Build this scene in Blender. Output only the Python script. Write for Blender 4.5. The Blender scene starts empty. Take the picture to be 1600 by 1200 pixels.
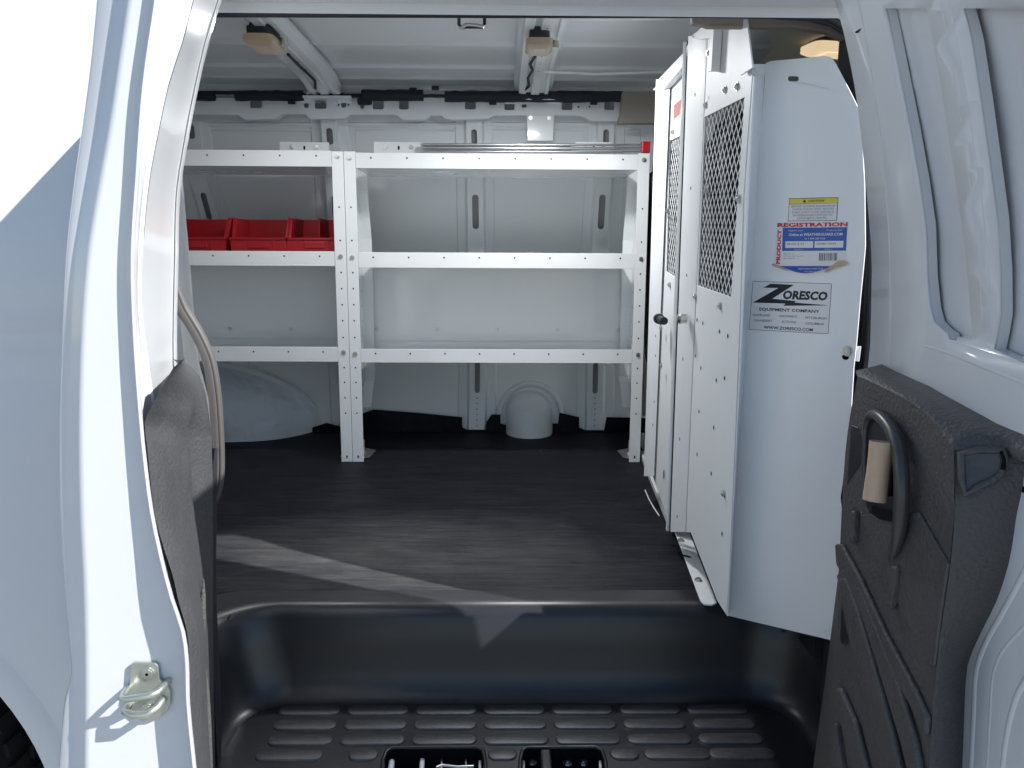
import bpy, bmesh, math, random
import numpy as np
from mathutils import Vector, Matrix
from mathutils.geometry import tessellate_polygon
random.seed(7)
S = bpy.context.scene
C = S.collection
R = math.radians
E = 1.46          # eye height above the ground; everything below is measured from the eye, then lifted by E
F = 1202.0        # focal length in photo pixels (1600 wide)

# ------------------------------------------------------------------ camera
PITCH, YAW, ROLL = R(9.5), R(0.76), R(0.28)
fw = Vector((math.sin(YAW)*math.cos(PITCH), math.cos(YAW)*math.cos(PITCH), -math.sin(PITCH)))
r0 = Vector((math.cos(YAW), -math.sin(YAW), 0)); u0 = r0.cross(fw)
rt = r0*math.cos(ROLL)+u0*math.sin(ROLL); up = u0*math.cos(ROLL)-r0*math.sin(ROLL)
cam_d = bpy.data.cameras.new('camera'); cam = bpy.data.objects.new('camera', cam_d); C.objects.link(cam)
m3 = Matrix((rt, up, -fw)).transposed()
cam.matrix_world = Matrix.Translation((0, 0, E)) @ m3.to_4x4()
cam_d.sensor_width = 36; cam_d.lens = F/1600*36; cam_d.clip_start = .02; cam_d.clip_end = 500
S.camera = cam

# ------------------------------------------------------------------ sky and sun
SUN_L = Vector((-1.0, .50, -.85)).normalized()
el = math.asin(-SUN_L.z); az = math.atan2(-SUN_L.x, -SUN_L.y)
w = bpy.data.worlds.new('World'); S.world = w; w.use_nodes = True
nt = w.node_tree; bg = nt.nodes['Background']
sky = nt.nodes.new('ShaderNodeTexSky'); sky.sky_type = 'NISHITA'; sky.sun_disc = False
sky.sun_elevation = el; sky.sun_rotation = az; sky.air_density = 1.0; sky.dust_density = .1; sky.ozone_density = 1.6
nt.links.new(sky.outputs[0], bg.inputs[0]); bg.inputs[1].default_value = .06
sd = bpy.data.lights.new('sun', 'SUN'); sd.energy = 3.7; sd.angle = R(.55); sd.color = (1, .985, .96)
so = bpy.data.objects.new('sun', sd); C.objects.link(so); so.rotation_euler = SUN_L.to_track_quat('-Z', 'Y').to_euler(); so.location = (6, -3, 8)
S.view_settings.view_transform = 'Standard'; S.view_settings.look = 'None'; S.view_settings.gamma = 1
S.view_settings.exposure = 1.42
S.cycles.max_bounces = 12; S.cycles.diffuse_bounces = 10; S.cycles.glossy_bounces = 4; S.cycles.sample_clamp_indirect = 6
S.cycles.use_denoising = True

# ------------------------------------------------------------------ pixel to place
def ray(px, py): return fw + rt*((px-800)/F) - up*((py-600)/F)
def PY(y): return (Vector((0, y, 0)), Vector((0, 1, 0)))
def PX(x): return (Vector((x, 0, 0)), Vector((1, 0, 0)))
def PZ(z): return (Vector((0, 0, z)), Vector((0, 0, 1)))
def at(px, py, pl):
    d = ray(px, py); return d*(pl[0].dot(pl[1])/d.dot(pl[1]))
def ats(pts, pl): return [at(a, b, pl) for a, b in pts]
def on_curve(px, py, f, off=0.0):      # meet the curved door face x = f(z)+off
    d = ray(px, py); x = f(0)
    for _ in range(30): x = .5*x+.5*(f(x/d.x*d.z)+off)
    return d*(x/d.x)
def slot(cx, cy, ww, hh, n=5):
    r = min(ww, hh)/2*.98; out = []
    for sx, sy, a0 in ((1, -1, -90), (1, 1, 0), (-1, 1, 90), (-1, -1, 180)):
        for k in range(n):
            a = R(a0+90*k/(n-1)); out.append((cx+sx*(ww/2-r)+r*math.cos(a), cy+sy*(hh/2-r)+r*math.sin(a)))
    return out
def rrect(cx, cy, ww, hh, r, n=4):
    out = []
    for sx, sy, a0 in ((1, -1, -90), (1, 1, 0), (-1, 1, 90), (-1, -1, 180)):
        for k in range(n):
            a = R(a0+90*k/(n-1)); out.append((cx+sx*(ww/2-r)+r*math.cos(a), cy+sy*(hh/2-r)+r*math.sin(a)))
    return out
def crom(keys, rows):                  # smooth curve through (row, value) keys
    xs = [k[0] for k in keys]; ys = [k[1] for k in keys]; out = []
    sl = [(ys[min(i+1, len(xs)-1)]-ys[max(i-1, 0)])/(xs[min(i+1, len(xs)-1)]-xs[max(i-1, 0)]) for i in range(len(xs))]
    for r in rows:
        if r <= xs[0]: out.append(ys[0]+(r-xs[0])*sl[0]); continue
        if r >= xs[-1]: out.append(ys[-1]+(r-xs[-1])*sl[-1]); continue
        i = max(j for j in range(len(xs)) if xs[j] <= r); i = min(i, len(xs)-2)
        h = xs[i+1]-xs[i]; t = (r-xs[i])/h
        out.append((2*t**3-3*t**2+1)*ys[i]+(t**3-2*t**2+t)*h*sl[i]+(-2*t**3+3*t**2)*ys[i+1]+(t**3-t**2)*h*sl[i+1])
    return out

# ------------------------------------------------------------------ materials
def mat(name, col, rough=.5, metal=0, spec=.5, coat=0, bump=None, var=0, vscale=4, stretch=(1, 1, 1), emit=None, alpha=None, trans=0, rvar=.08, col2=None):
    m = bpy.data.materials.new(name); m.use_nodes = True; n = m.node_tree.nodes; l = m.node_tree.links
    b = n['Principled BSDF']; b.inputs['Base Color'].default_value = (*col, 1); b.inputs['Roughness'].default_value = rough
    b.inputs['Metallic'].default_value = metal; b.inputs['Specular IOR Level'].default_value = spec; b.inputs['Coat Weight'].default_value = coat
    b.inputs['Coat Roughness'].default_value = .08; b.inputs['Transmission Weight'].default_value = trans
    if emit: b.inputs['Emission Color'].default_value = (*emit[0], 1); b.inputs['Emission Strength'].default_value = emit[1]
    g = n.new('ShaderNodeNewGeometry'); mp = n.new('ShaderNodeMapping'); mp.inputs['Scale'].default_value = stretch; l.new(g.outputs['Position'], mp.inputs[0])
    if var or rvar:
        t = n.new('ShaderNodeTexNoise'); t.inputs['Scale'].default_value = vscale; t.inputs['Detail'].default_value = 6; l.new(mp.outputs[0], t.inputs[0])
        if var:
            cr = n.new('ShaderNodeMix'); cr.data_type = 'RGBA'; l.new(t.outputs[0], cr.inputs[0])
            c2 = col2 or tuple(min(1, c*(1+var)) for c in col)
            cr.inputs[6].default_value = (*[c*(1-var) for c in col], 1); cr.inputs[7].default_value = (*c2, 1); l.new(cr.outputs[2], b.inputs['Base Color'])
        mr = n.new('ShaderNodeMapRange'); l.new(t.outputs[0], mr.inputs[0]); mr.inputs[3].default_value = max(.02, rough-rvar); mr.inputs[4].default_value = min(1, rough+rvar); l.new(mr.outputs[0], b.inputs['Roughness'])
    if bump:
        t2 = n.new('ShaderNodeTexNoise'); t2.inputs['Scale'].default_value = bump[0]; t2.inputs['Detail'].default_value = 3; l.new(mp.outputs[0], t2.inputs[0])
        bp = n.new('ShaderNodeBump'); bp.inputs['Strength'].default_value = bump[1]; bp.inputs['Distance'].default_value = bump[2]; l.new(t2.outputs[0], bp.inputs['Height']); l.new(bp.outputs[0], b.inputs['Normal'])
    return m
M = {}
M['paint'] = mat('white_body_paint', (.63, .645, .66), .32, coat=.5, var=.015, vscale=2, bump=(2.2, .12, .004))
M['inner'] = mat('satin_interior_paint', (.79, .82, .84), .38, coat=.15, var=.03, vscale=3, bump=(5, .10, .003))
M['inner_d'] = mat('thin_grey_primer', (.40, .41, .42), .5, var=.06, vscale=5)
M['powder'] = mat('white_powder_coat', (.79, .81, .82), .30, coat=.25, var=.012, vscale=3, bump=(3, .10, .003))
M['post'] = mat('matt_white_post', (.79, .81, .82), .5, var=.015, vscale=3)
M['gloss'] = mat('glossy_shelf_white', (.78, .80, .81), .12, coat=.5, var=.015, vscale=3, bump=(3.4, .45, .012))
M['zinc'] = mat('zinc_plate', (.62, .62, .58), .33, metal=1, var=.15, vscale=60)
M['zinc_blue'] = mat('yellow_blue_zinc', (.50, .52, .46), .30, metal=.85, var=.2, vscale=40)
M['alu'] = mat('brushed_aluminium', (.70, .71, .72), .28, metal=1, var=.05, vscale=20, stretch=(.1, 1, 1))
M['black'] = mat('black_void', (.006, .006, .008), .8, spec=.1)
M['plastic'] = mat('textured_dark_plastic', (.064, .061, .060), .50, var=.14, vscale=14, bump=(190, .8, .0028), rvar=.1)
M['tub'] = mat('smooth_black_step_plastic', (.018, .018, .021), .33, var=.2, vscale=14, rvar=.06, bump=(400, .12, .0006))
M['pad'] = mat('scuffed_step_pad', (.036, .037, .042), .42, var=.5, vscale=90, bump=(300, .4, .001), col2=(.07, .07, .075))
M['seal'] = mat('rubber_seal', (.070, .064, .062), .55, var=.1, vscale=30)
M['darkseal'] = mat('dark_rubber_seal', (.022, .022, .028), .5, var=.2, vscale=30)
M['foam'] = mat('black_loom_foam', (.008, .009, .016), .6, var=.2)
M['red'] = mat('red_polypropylene', (.30, .005, .011), .38, var=.08, vscale=9)
M['redcap'] = mat('red_vinyl_cap', (.60, .012, .03), .35)
M['beige'] = mat('beige_trim', (.30, .27, .23), .6, var=.05, bump=(300, .2, .001))
M['headliner'] = mat('headliner_fabric', (.33, .32, .26), .9, var=.06, vscale=8, bump=(500, .3, .001), rvar=.02)
M['lens'] = mat('dome_lamp_lens', (.22, .20, .17), .3, emit=((1, .72, .42), .03))
M['lens_lit'] = mat('lit_dome_lamp_lens', (.75, .62, .45), .25, emit=((1, .75, .45), .25))
M['card'] = mat('tan_cardboard', (.50, .37, .25), .8, var=.12, vscale=60, bump=(120, .3, .001))
M['tyre'] = mat('tyre_rubber', (.020, .020, .021), .75, var=.2, vscale=50, bump=(90, .5, .002))
M['fabric'] = mat('seat_fabric', (.022, .022, .026), .85, var=.2, vscale=60)
M['glass'] = mat('window_glass', (.9, .95, .93), .02, trans=1, rvar=0)
M['asphalt'] = mat('pale_concrete', (.22, .22, .225), .85, var=.25, vscale=60, bump=(300, .6, .004))
M['sheet'] = mat('sticker_paper', (.78, .77, .77), .4, rvar=.02)
M['ink'] = mat('black_ink', (.012, .012, .02), .45, rvar=.02)
M['greyink'] = mat('grey_ink', (.16, .16, .18), .5, rvar=.02)
M['blueink'] = mat('blue_ink', (.035, .11, .42), .4, rvar=.02)
M['redink'] = mat('red_ink', (.62, .02, .06), .4, rvar=.02)
M['yellow'] = mat('yellow_ink', (.78, .60, .08), .4, rvar=.02)
M['curl'] = mat('curled_paper_back', (.60, .46, .28), .6, rvar=.02)
# rubber mat: fine ribs across the van and patches of dust
def mat_rubber():
    m = mat('ribbed_rubber_mat', (.019, .020, .026), .5, rvar=0, spec=.10); n = m.node_tree.nodes; l = m.node_tree.links; b = n['Principled BSDF']
    g = n['Geometry'] if 'Geometry' in n else [x for x in n if x.type == 'NEW_GEOMETRY'][0]
    mp = n.new('ShaderNodeMapping'); mp.inputs['Scale'].default_value = (1.4, 15, 1); l.new(g.outputs['Position'], mp.inputs[0])
    t = n.new('ShaderNodeTexNoise'); t.inputs['Scale'].default_value = 5; t.inputs['Detail'].default_value = 7; t.inputs['Roughness'].default_value = .7; l.new(mp.outputs[0], t.inputs[0])
    t2 = n.new('ShaderNodeTexNoise'); t2.inputs['Scale'].default_value = 2.6; t2.inputs['Detail'].default_value = 8; t2.inputs['Roughness'].default_value = .62; l.new(g.outputs['Position'], t2.inputs[0])
    # dust by the door, its pale colour also brightening the sun streak (distance mask)
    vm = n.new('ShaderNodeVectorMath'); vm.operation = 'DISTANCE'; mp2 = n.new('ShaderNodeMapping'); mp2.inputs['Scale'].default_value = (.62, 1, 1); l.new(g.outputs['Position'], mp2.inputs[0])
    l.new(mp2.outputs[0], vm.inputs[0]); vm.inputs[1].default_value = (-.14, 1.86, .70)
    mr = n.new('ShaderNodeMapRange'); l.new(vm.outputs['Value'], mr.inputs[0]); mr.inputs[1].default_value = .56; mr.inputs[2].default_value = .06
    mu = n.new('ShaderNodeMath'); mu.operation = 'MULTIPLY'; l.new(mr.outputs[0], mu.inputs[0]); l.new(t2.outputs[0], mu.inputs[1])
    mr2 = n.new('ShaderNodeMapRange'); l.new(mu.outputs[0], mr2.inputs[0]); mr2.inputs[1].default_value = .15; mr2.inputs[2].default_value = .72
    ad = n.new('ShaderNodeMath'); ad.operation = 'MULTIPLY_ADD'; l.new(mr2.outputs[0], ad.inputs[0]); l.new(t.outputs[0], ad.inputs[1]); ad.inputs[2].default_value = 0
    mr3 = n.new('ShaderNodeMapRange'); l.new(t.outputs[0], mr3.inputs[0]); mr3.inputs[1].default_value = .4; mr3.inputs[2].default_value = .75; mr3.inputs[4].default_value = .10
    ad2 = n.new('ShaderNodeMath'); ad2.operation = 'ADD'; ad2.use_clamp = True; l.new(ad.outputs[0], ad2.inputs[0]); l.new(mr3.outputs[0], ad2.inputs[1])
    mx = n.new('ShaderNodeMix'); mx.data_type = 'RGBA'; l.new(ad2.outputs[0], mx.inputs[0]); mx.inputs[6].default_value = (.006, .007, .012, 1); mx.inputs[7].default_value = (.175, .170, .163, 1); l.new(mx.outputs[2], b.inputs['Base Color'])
    wv = n.new('ShaderNodeTexWave'); wv.bands_direction = 'Y'; wv.inputs['Scale'].default_value = 46; wv.inputs['Distortion'].default_value = .35; wv.inputs['Detail'].default_value = 1; l.new(g.outputs['Position'], wv.inputs[0])
    bp = n.new('ShaderNodeBump'); bp.inputs['Strength'].default_value = .35; bp.inputs['Distance'].default_value = .0012; l.new(wv.outputs[0], bp.inputs['Height'])
    bp2 = n.new('ShaderNodeBump'); bp2.inputs['Strength'].default_value = .3; bp2.inputs['Distance'].default_value = .004; l.new(t.outputs[0], bp2.inputs['Height']); l.new(bp.outputs[0], bp2.inputs['Normal']); l.new(bp2.outputs[0], b.inputs['Normal'])
    for k in list(b.inputs['Roughness'].links): l.remove(k)
    mr4 = n.new('ShaderNodeMapRange'); l.new(ad2.outputs[0], mr4.inputs[0]); mr4.inputs[3].default_value = .55; mr4.inputs[4].default_value = .75; l.new(mr4.outputs[0], b.inputs['Roughness'])
    return m
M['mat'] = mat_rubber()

# ------------------------------------------------------------------ mesh builder
class MB:
    def __init__(s): s.v = []; s.f = []; s.mi = []; s.m = 0
    def add(s, vs, fs):
        o = len(s.v); s.v += [tuple(v) for v in vs]; s.f += [tuple(o+i for i in f) for f in fs]; s.mi += [s.m]*len(fs); return s
    def box(s, a, b):
        x0, y0, z0 = a; x1, y1, z1 = b
        return s.add([(x0, y0, z0), (x1, y0, z0), (x1, y1, z0), (x0, y1, z0), (x0, y0, z1), (x1, y0, z1), (x1, y1, z1), (x0, y1, z1)],
                     [(3, 2, 1, 0), (4, 5, 6, 7), (0, 1, 5, 4), (1, 2, 6, 5), (2, 3, 7, 6), (3, 0, 4, 7)])
    def grid(s, rows, closed=False, flip=False):
        n = len(rows[0]); vs = [p for r in rows for p in r]; fs = []
        for i in range(len(rows)-1):
            for j in range(n if closed else n-1):
                q = (i*n+j, i*n+(j+1) % n, (i+1)*n+(j+1) % n, (i+1)*n+j); fs.append(q[::-1] if flip else q)
        return s.add(vs, fs)
    def plate(s, outer, holes=(), t=(0, 0, 0)):
        t = Vector(t); outer = [Vector(p) for p in outer]; holes = [[Vector(p) for p in h] for h in holes]
        loops = [outer]+holes; tris = tessellate_polygon(loops); pts = [p for lp in loops for p in lp]; n = len(pts)
        if t.length == 0: return s.add(pts, tris)
        fs = []
        for a, b, c in tris:
            nn = (pts[b]-pts[a]).cross(pts[c]-pts[a])
            if nn.dot(t) > 0: a, b, c = a, c, b
            fs.append((a, b, c)); fs.append((n+a, n+c, n+b))
        k = 0
        for lp in loops:
            for i in range(len(lp)):
                a = k+i; b = k+(i+1) % len(lp); fs.append((a, b, n+b, n+a))
            k += len(lp)
        return s.add(pts+[p+t for p in pts], fs)
    def tube(s, path, r, n=8, cap=True, closed=False, flat=None):
        path = [Vector(p) for p in path]; rr = r if isinstance(r, (list, tuple)) else [r]*len(path); rows = []; N = len(path)
        t0 = (path[1]-path[0]).normalized(); ref = Vector((0, 0, 1)) if abs(t0.z) < .9 else Vector((0, 1, 0)); a = t0.cross(ref).normalized()
        for i, p in enumerate(path):
            t = ((path[(i+1) % N] if (closed or i < N-1) else p)-(path[i-1] if (closed or i > 0) else p)).normalized()
            a = (a-t*a.dot(t)).normalized(); b = t.cross(a)
            rows.append([p+(a*math.cos(2*math.pi*k/n)+b*math.sin(2*math.pi*k/n))*rr[i] for k in range(n)])
        if closed: rows.append(rows[0])
        s.grid(rows, closed=True)
        if cap and not closed:
            s.add(rows[0], [tuple(range(n))]); s.add(rows[-1], [tuple(range(n))[::-1]])
        return s
    def disc(s, c, nrm, r, n=8, ry=None, h=0):
        c = Vector(c); nrm = Vector(nrm).normalized(); a = nrm.orthogonal().normalized()
        if abs(nrm.z) < .9: a = nrm.cross(Vector((0, 0, 1))).normalized()
        b = nrm.cross(a).normalized(); ry = ry or r
        ring = [c+a*r*math.cos(2*math.pi*k/n)+b*ry*math.sin(2*math.pi*k/n) for k in range(n)]
        if h: return s.plate(ring, (), nrm*h)
        return s.add(ring, [tuple(range(n))])
    def build(s, name, mats, parent=None, smooth=None, bevel=0, seg=2, solid=0, fix=True):
        me = bpy.data.meshes.new(name); me.from_pydata([(x, y, z+E) for x, y, z in s.v], [], s.f)
        if not isinstance(mats, (list, tuple)): mats = [mats]
        for m in mats: me.materials.append(M[m] if isinstance(m, str) else m)
        for p, k in zip(me.polygons, s.mi): p.material_index = k
        if fix:
            bm = bmesh.new(); bm.from_mesh(me); bmesh.ops.remove_doubles(bm, verts=bm.verts, dist=1e-6); bmesh.ops.recalc_face_normals(bm, faces=bm.faces); bm.to_mesh(me); bm.free()
        if smooth is not None:
            me.shade_smooth(); me.set_sharp_from_angle(angle=R(smooth))
        o = bpy.data.objects.new(name, me); C.objects.link(o); adopt(o, parent)
        if name in ('punched_hole', 'small_hole', 'hole_row', 'punched_slot', 'lettering', 'small_lettering', 'red_lettering', 'white_print', 'black_print', 'strip_print', 'knife_cut'): o['kind'] = 'stuff'
        if solid:
            md = o.modifiers.new('solid', 'SOLIDIFY'); md.thickness = abs(solid); md.offset = 1 if solid > 0 else -1; md.use_even_offset = False
        if bevel:
            md = o.modifiers.new('bevel', 'BEVEL'); md.width = bevel; md.segments = seg; md.limit_method = 'ANGLE'; md.angle_limit = R(40); md.harden_normals = False
        return o
ROOT = {}
def adopt(o, parent):
    if parent is not None:
        o.parent = parent; loc = ROOT.get(parent.name)
        if loc is not None: o.matrix_parent_inverse = Matrix.Translation(-Vector(loc))
def thing(name, label, cat, loc, group=None):
    o = bpy.data.objects.new(name, None); C.objects.link(o); loc = Vector(loc)+Vector((0, 0, E)); o.location = loc; ROOT[o.name] = loc; o.empty_display_size = .1
    o['label'] = label; o['category'] = cat
    if group: o['group'] = group
    return o
def lab(o, t): o['label'] = t; return o
def tag(o, label, cat, group=None):
    o['label'] = label; o['category'] = cat
    if group: o['group'] = group
    return o
def copies(proto_mesh, name, places, parent, nrm=None):
    out = []
    for p in places:
        o = bpy.data.objects.new(name, proto_mesh); C.objects.link(o); o.location = Vector(p)+Vector((0, 0, E)); adopt(o, parent); out.append(o)
    return out
def bolt_mesh(axis, r=.006, h=.004):
    b = MB(); a = Vector(axis); off = Vector((0, 0, -E))
    b.disc(off, a, r*1.35, 12, h=.0012); b.disc(off+a*.0012, a, r, 6, h=h); b.disc(off+a*(.0012+h), a, r*.5, 8, h=h*.4)
    o = b.build('bolt_source', 'zinc'); me = o.data; bpy.data.objects.remove(o); return me
BOLT_Y = bolt_mesh((0, -1, 0)); BOLT_X = bolt_mesh((-1, 0, 0), .0065); BOLT_Z = bolt_mesh((0, 0, 1), .007)
def bisected(poly2, holes2, fn, cuts, name, mats, parent, solid=0, smooth=30, bevel=0, cuts_u=()):
    """flat plate in (u,z) cut into bands, then laid on the curved surface fn(u,z)"""
    loops = [[Vector((u, 0, z)) for u, z in lp] for lp in [poly2]+list(holes2)]
    tris = tessellate_polygon(loops); pts = [p for lp in loops for p in lp]
    bm = bmesh.new(); vs = [bm.verts.new(p) for p in pts]
    for t in tris:
        try: bm.faces.new([vs[i] for i in t])
        except ValueError: pass
    for z in cuts: bmesh.ops.bisect_plane(bm, geom=bm.verts[:]+bm.edges[:]+bm.faces[:], plane_co=(0, 0, z), plane_no=(0, 0, 1))
    for u in cuts_u: bmesh.ops.bisect_plane(bm, geom=bm.verts[:]+bm.edges[:]+bm.faces[:], plane_co=(u, 0, 0), plane_no=(1, 0, 0))
    b = MB(); bm.verts.index_update(); b.add([fn(v.co.x, v.co.z) for v in bm.verts], [[v.index for v in f.verts] for f in bm.faces]); bm.free()
    return b.build(name, mats, parent, smooth=smooth, solid=solid, bevel=bevel)

# ================================================================== SETTING
g = MB(); g.grid([[(x, y, -E) for x in np.linspace(-60, 60, 7)] for y in np.linspace(-60, 60, 7)])
gr = g.build('ground', 'asphalt'); gr['kind'] = 'structure'

# ================================================================== THE VAN
FL = -.76                                   # cargo floor
van = thing('cargo_van', 'white cargo van seen through its open side doors with empty interior', 'van', (0, 2.3, -E))
EXT = [(-1.15, 1.375), (-.95, 1.355), (-.6, 1.325), (-.25, 1.312), (0, 1.32), (.2, 1.345), (.4, 1.385), (.55, 1.43), (.62, 1.47), (.68, 1.55)]
def ext(z): return crom(EXT, [z])[0]
# outside side panel behind the rear side door, with the wheel arch
xc, zc_, ar = -1.398, -1.08, .528
pol = [(-2.45, .66), (-2.45, -1.05), (xc-ar, -1.05)]
pol += [(xc+ar*math.cos(a), zc_+ar*math.sin(a)) for a in np.linspace(R(176), R(4), 26)] + [(xc+ar, -1.05)]
pol += [(-.655, -1.05), (-.655, .66)]
def crease(z):   # two soft styling lines low on the panel
    d = 0
    for z0, ww, h in ((-.135, .010, .0035), (-.175, .03, .004)): d += h*math.exp(-((z-z0)/ww)**2)
    return d
zs = list(np.linspace(-.9, .62, 30))+[-.12, -.13, -.14, -.15, -.16, -.175, -.19, -.2]
bisected(pol, [], lambda u, z: (u, ext(z)+crease(z), z), zs, 'side_panel', 'paint', van, solid=-.002, smooth=40, cuts_u=(-2, -1.5, -1))
b = MB()
lip = [[(xc+(ar+d)*math.cos(a), ext(zc_+(ar+d)*math.sin(a))-h, zc_+(ar+d)*math.sin(a)) for a in np.linspace(R(177), R(3), 40)] for d, h in ((.055, -.001), (.045, .007), (.012, .010), (.0, .006), (0, -.012), (.002, -.02))]
b.grid(lip); b.build('wheel_arch', 'paint', van, smooth=50)
b = MB(); b.grid([[(xc+ar*1.02*math.cos(a), y, zc_+ar*1.02*math.sin(a)) for a in np.linspace(R(190), R(-10), 30)] for y in (1.37, 1.745)]); b.box((-2.0, 1.74, -1.3), (-.80, 1.75, -.50)); b.add([], [])
b.build('wheel_well_liner', 'black', van)
# rear wheel
wh = MB(); cz = -E+.39; prof = [(1.40, .235), (1.385, .25), (1.37, .31), (1.375, .355), (1.39, .378), (1.42, .388), (1.56, .388), (1.59, .375), (1.6, .33), (1.6, .25)]
NS = 64
wh.grid([[(xc+r*math.cos(2*math.pi*k/NS), y, cz+r*math.sin(2*math.pi*k/NS)) for k in range(NS)] for y, r in prof], closed=True)
for k in range(48):   # tread blocks on the shoulder
    a = 2*math.pi*k/48; a2 = a+.075
    for y0, y1 in ((1.385, 1.42), (1.44, 1.49), (1.51, 1.56)):
        wh.add([(xc+r*math.cos(t), y, cz+r*math.sin(t)) for r in (.383, .397) for t in (a, a2) for y in (y0, y1)], [(4, 5, 7, 6), (0, 1, 5, 4), (2, 6, 7, 3), (0, 4, 6, 2), (1, 3, 7, 5)])
whl = wh.build('wheel', 'tyre', van, smooth=35)
rm = MB(); rm.grid([[(xc+r*math.cos(2*math.pi*k/32), y, cz+r*math.sin(2*math.pi*k/32)) for k in range(32)] for y, r in ((1.40, .24), (1.39, .22), (1.45, .2), (1.46, .08), (1.44, .07), (1.44, .001))], closed=True)
rm.build('rim', 'zinc', whl, smooth=40)

# shell: roof, floor, walls that close the body
SH = []
b = MB()   # inner roof skin with pressed beads running front to back
def roofz(y): 
    z = crom([(1.40, .615), (1.6, .65), (2.0, .662), (2.6, .665), (3.0, .655), (3.18, .628), (3.26, .58)], [y])[0]
    for yb, h in ((2.05, .009), (2.32, .009), (2.60, .009), (2.885, .009), (3.03, .008)): z -= h*math.exp(-((y-yb)/.014)**2)
    return z
ys = sorted(set(list(np.linspace(1.42, 3.26, 24))+[yb+d for yb in (2.05, 2.32, 2.60, 2.885, 3.03) for d in np.linspace(-.036, .036, 13)]))
b.grid([[(x, y, roofz(y)) for x in (-2.4, -1.4, -.7, .1, .9)] for y in ys]); b.build('roof_lining', 'inner', van, smooth=60)
b = MB(); b.grid([[(x, y, z) for x in (-2.45, 0, 2.0)] for y, z in ((1.385, .40), (1.40, .60), (1.48, .68), (1.9, .72), (2.9, .72), (3.3, .66), (3.42, .5))]); b.build('roof_skin', 'paint', van, smooth=60)
b = MB(); b.box((-2.42, 1.68, -1.02), (1.9, 3.40, -.768)); b.box((-.83, 1.40, -1.02), (-.665, 1.68, -.77)); b.box((.71, 1.44, -1.02), (1.9, 1.68, -.77)); b.build('floor_pan', 'inner_d', van)
b = MB(); b.box((-2.45, 1.40, -.95), (-2.40, 3.42, .70)); b.build('rear_door', 'inner', van)
b = MB(); b.box((-2.40, 1.45, -.52), (-.66, 1.47, .66)); b.box((-2.40, 1.76, -1.1), (-.86, 1.78, -.52)); b.box((-.86, 1.45, -1.1), (-.84, 1.78, -.52)); b.box((-2.40, 1.45, -.54), (-.84, 1.78, -.52)); b.build('near_side_wall', 'inner', van)
b = MB(); b.box((-2.45, 3.41, -1.2), (1.9, 3.43, .66)); b.build('far_side_skin', 'paint', van)

# far inner wall
WY = [(-.80, 3.30), (-.6, 3.335), (-.3, 3.35), (0, 3.32), (.25, 3.25), (.45, 3.17), (.62, 3.12)]
def wall(z): return crom(WY, [z])[0]
b = MB(); zz = np.linspace(-.80, .66, 40)
b.grid([[(x, wall(z)+.0, z) for x in (-2.4, -1.2, 0, .62, 1.7)] for z in zz]); b.build('side_wall_lining', 'inner', van, smooth=60)
def wall_px(px, py, off=0):
    d = ray(px, py); y = 3.2
    for _ in range(12): y = wall(y/d.y*d.z)+off
    return d*(y/d.y)
def wall_patch(b, pts, off, th, holes=()):    # polygon lying on the wall lining
    b.plate([wall_px(x, y, -off) for x, y in pts], [[wall_px(x, y, -off) for x, y in h] for h in holes], (0, th, 0))
# pressed panels between the ribs (raised a few mm)
for x0, x1 in ((330, 478), (570, 690), (800, 890)):
    pass
# wall ribs: hat sections with slots, each its own part
def rib(cols, slots, dots, zt, zb):
    """cols: list of (py, px_centre, half width px)"""
    b = MB(); rows = []
    pys = list(range(int(cols[0][0]), int(cols[-1][0])+1, 8))
    cx = crom([(c[0], c[1]) for c in cols], pys); hw = crom([(c[0], c[2]) for c in cols], pys)
    return cx, hw, pys
RIBS = [ # (px by row), half width, slots (centre py, height, width)
    dict(c=[(190, 298), (222, 301), (262, 305), (320, 322), (400, 340), (560, 372), (660, 395)], w=13, slots=[(322, 42, 9), (205, 24, 9)], base=660),
    dict(c=[(186, 513), (222, 516), (262, 519), (330, 524), (400, 529), (560, 541), (664, 548)], w=12, slots=[(213, 26, 10), (330, 50, 10)], base=664),
    dict(c=[(176, 740), (222, 741), (262, 742), (330, 743), (400, 744), (560, 746), (671, 745)], w=12, slots=[(214, 24, 9), (331, 54, 10), (590, 48, 8)], base=671),
    dict(c=[(180, 947), (222, 947), (262, 945), (330, 940), (400, 937), (560, 931), (672, 929)], w=12, slots=[(214, 24, 9), (331, 54, 10), (590, 50, 8)], base=672),
]
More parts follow.
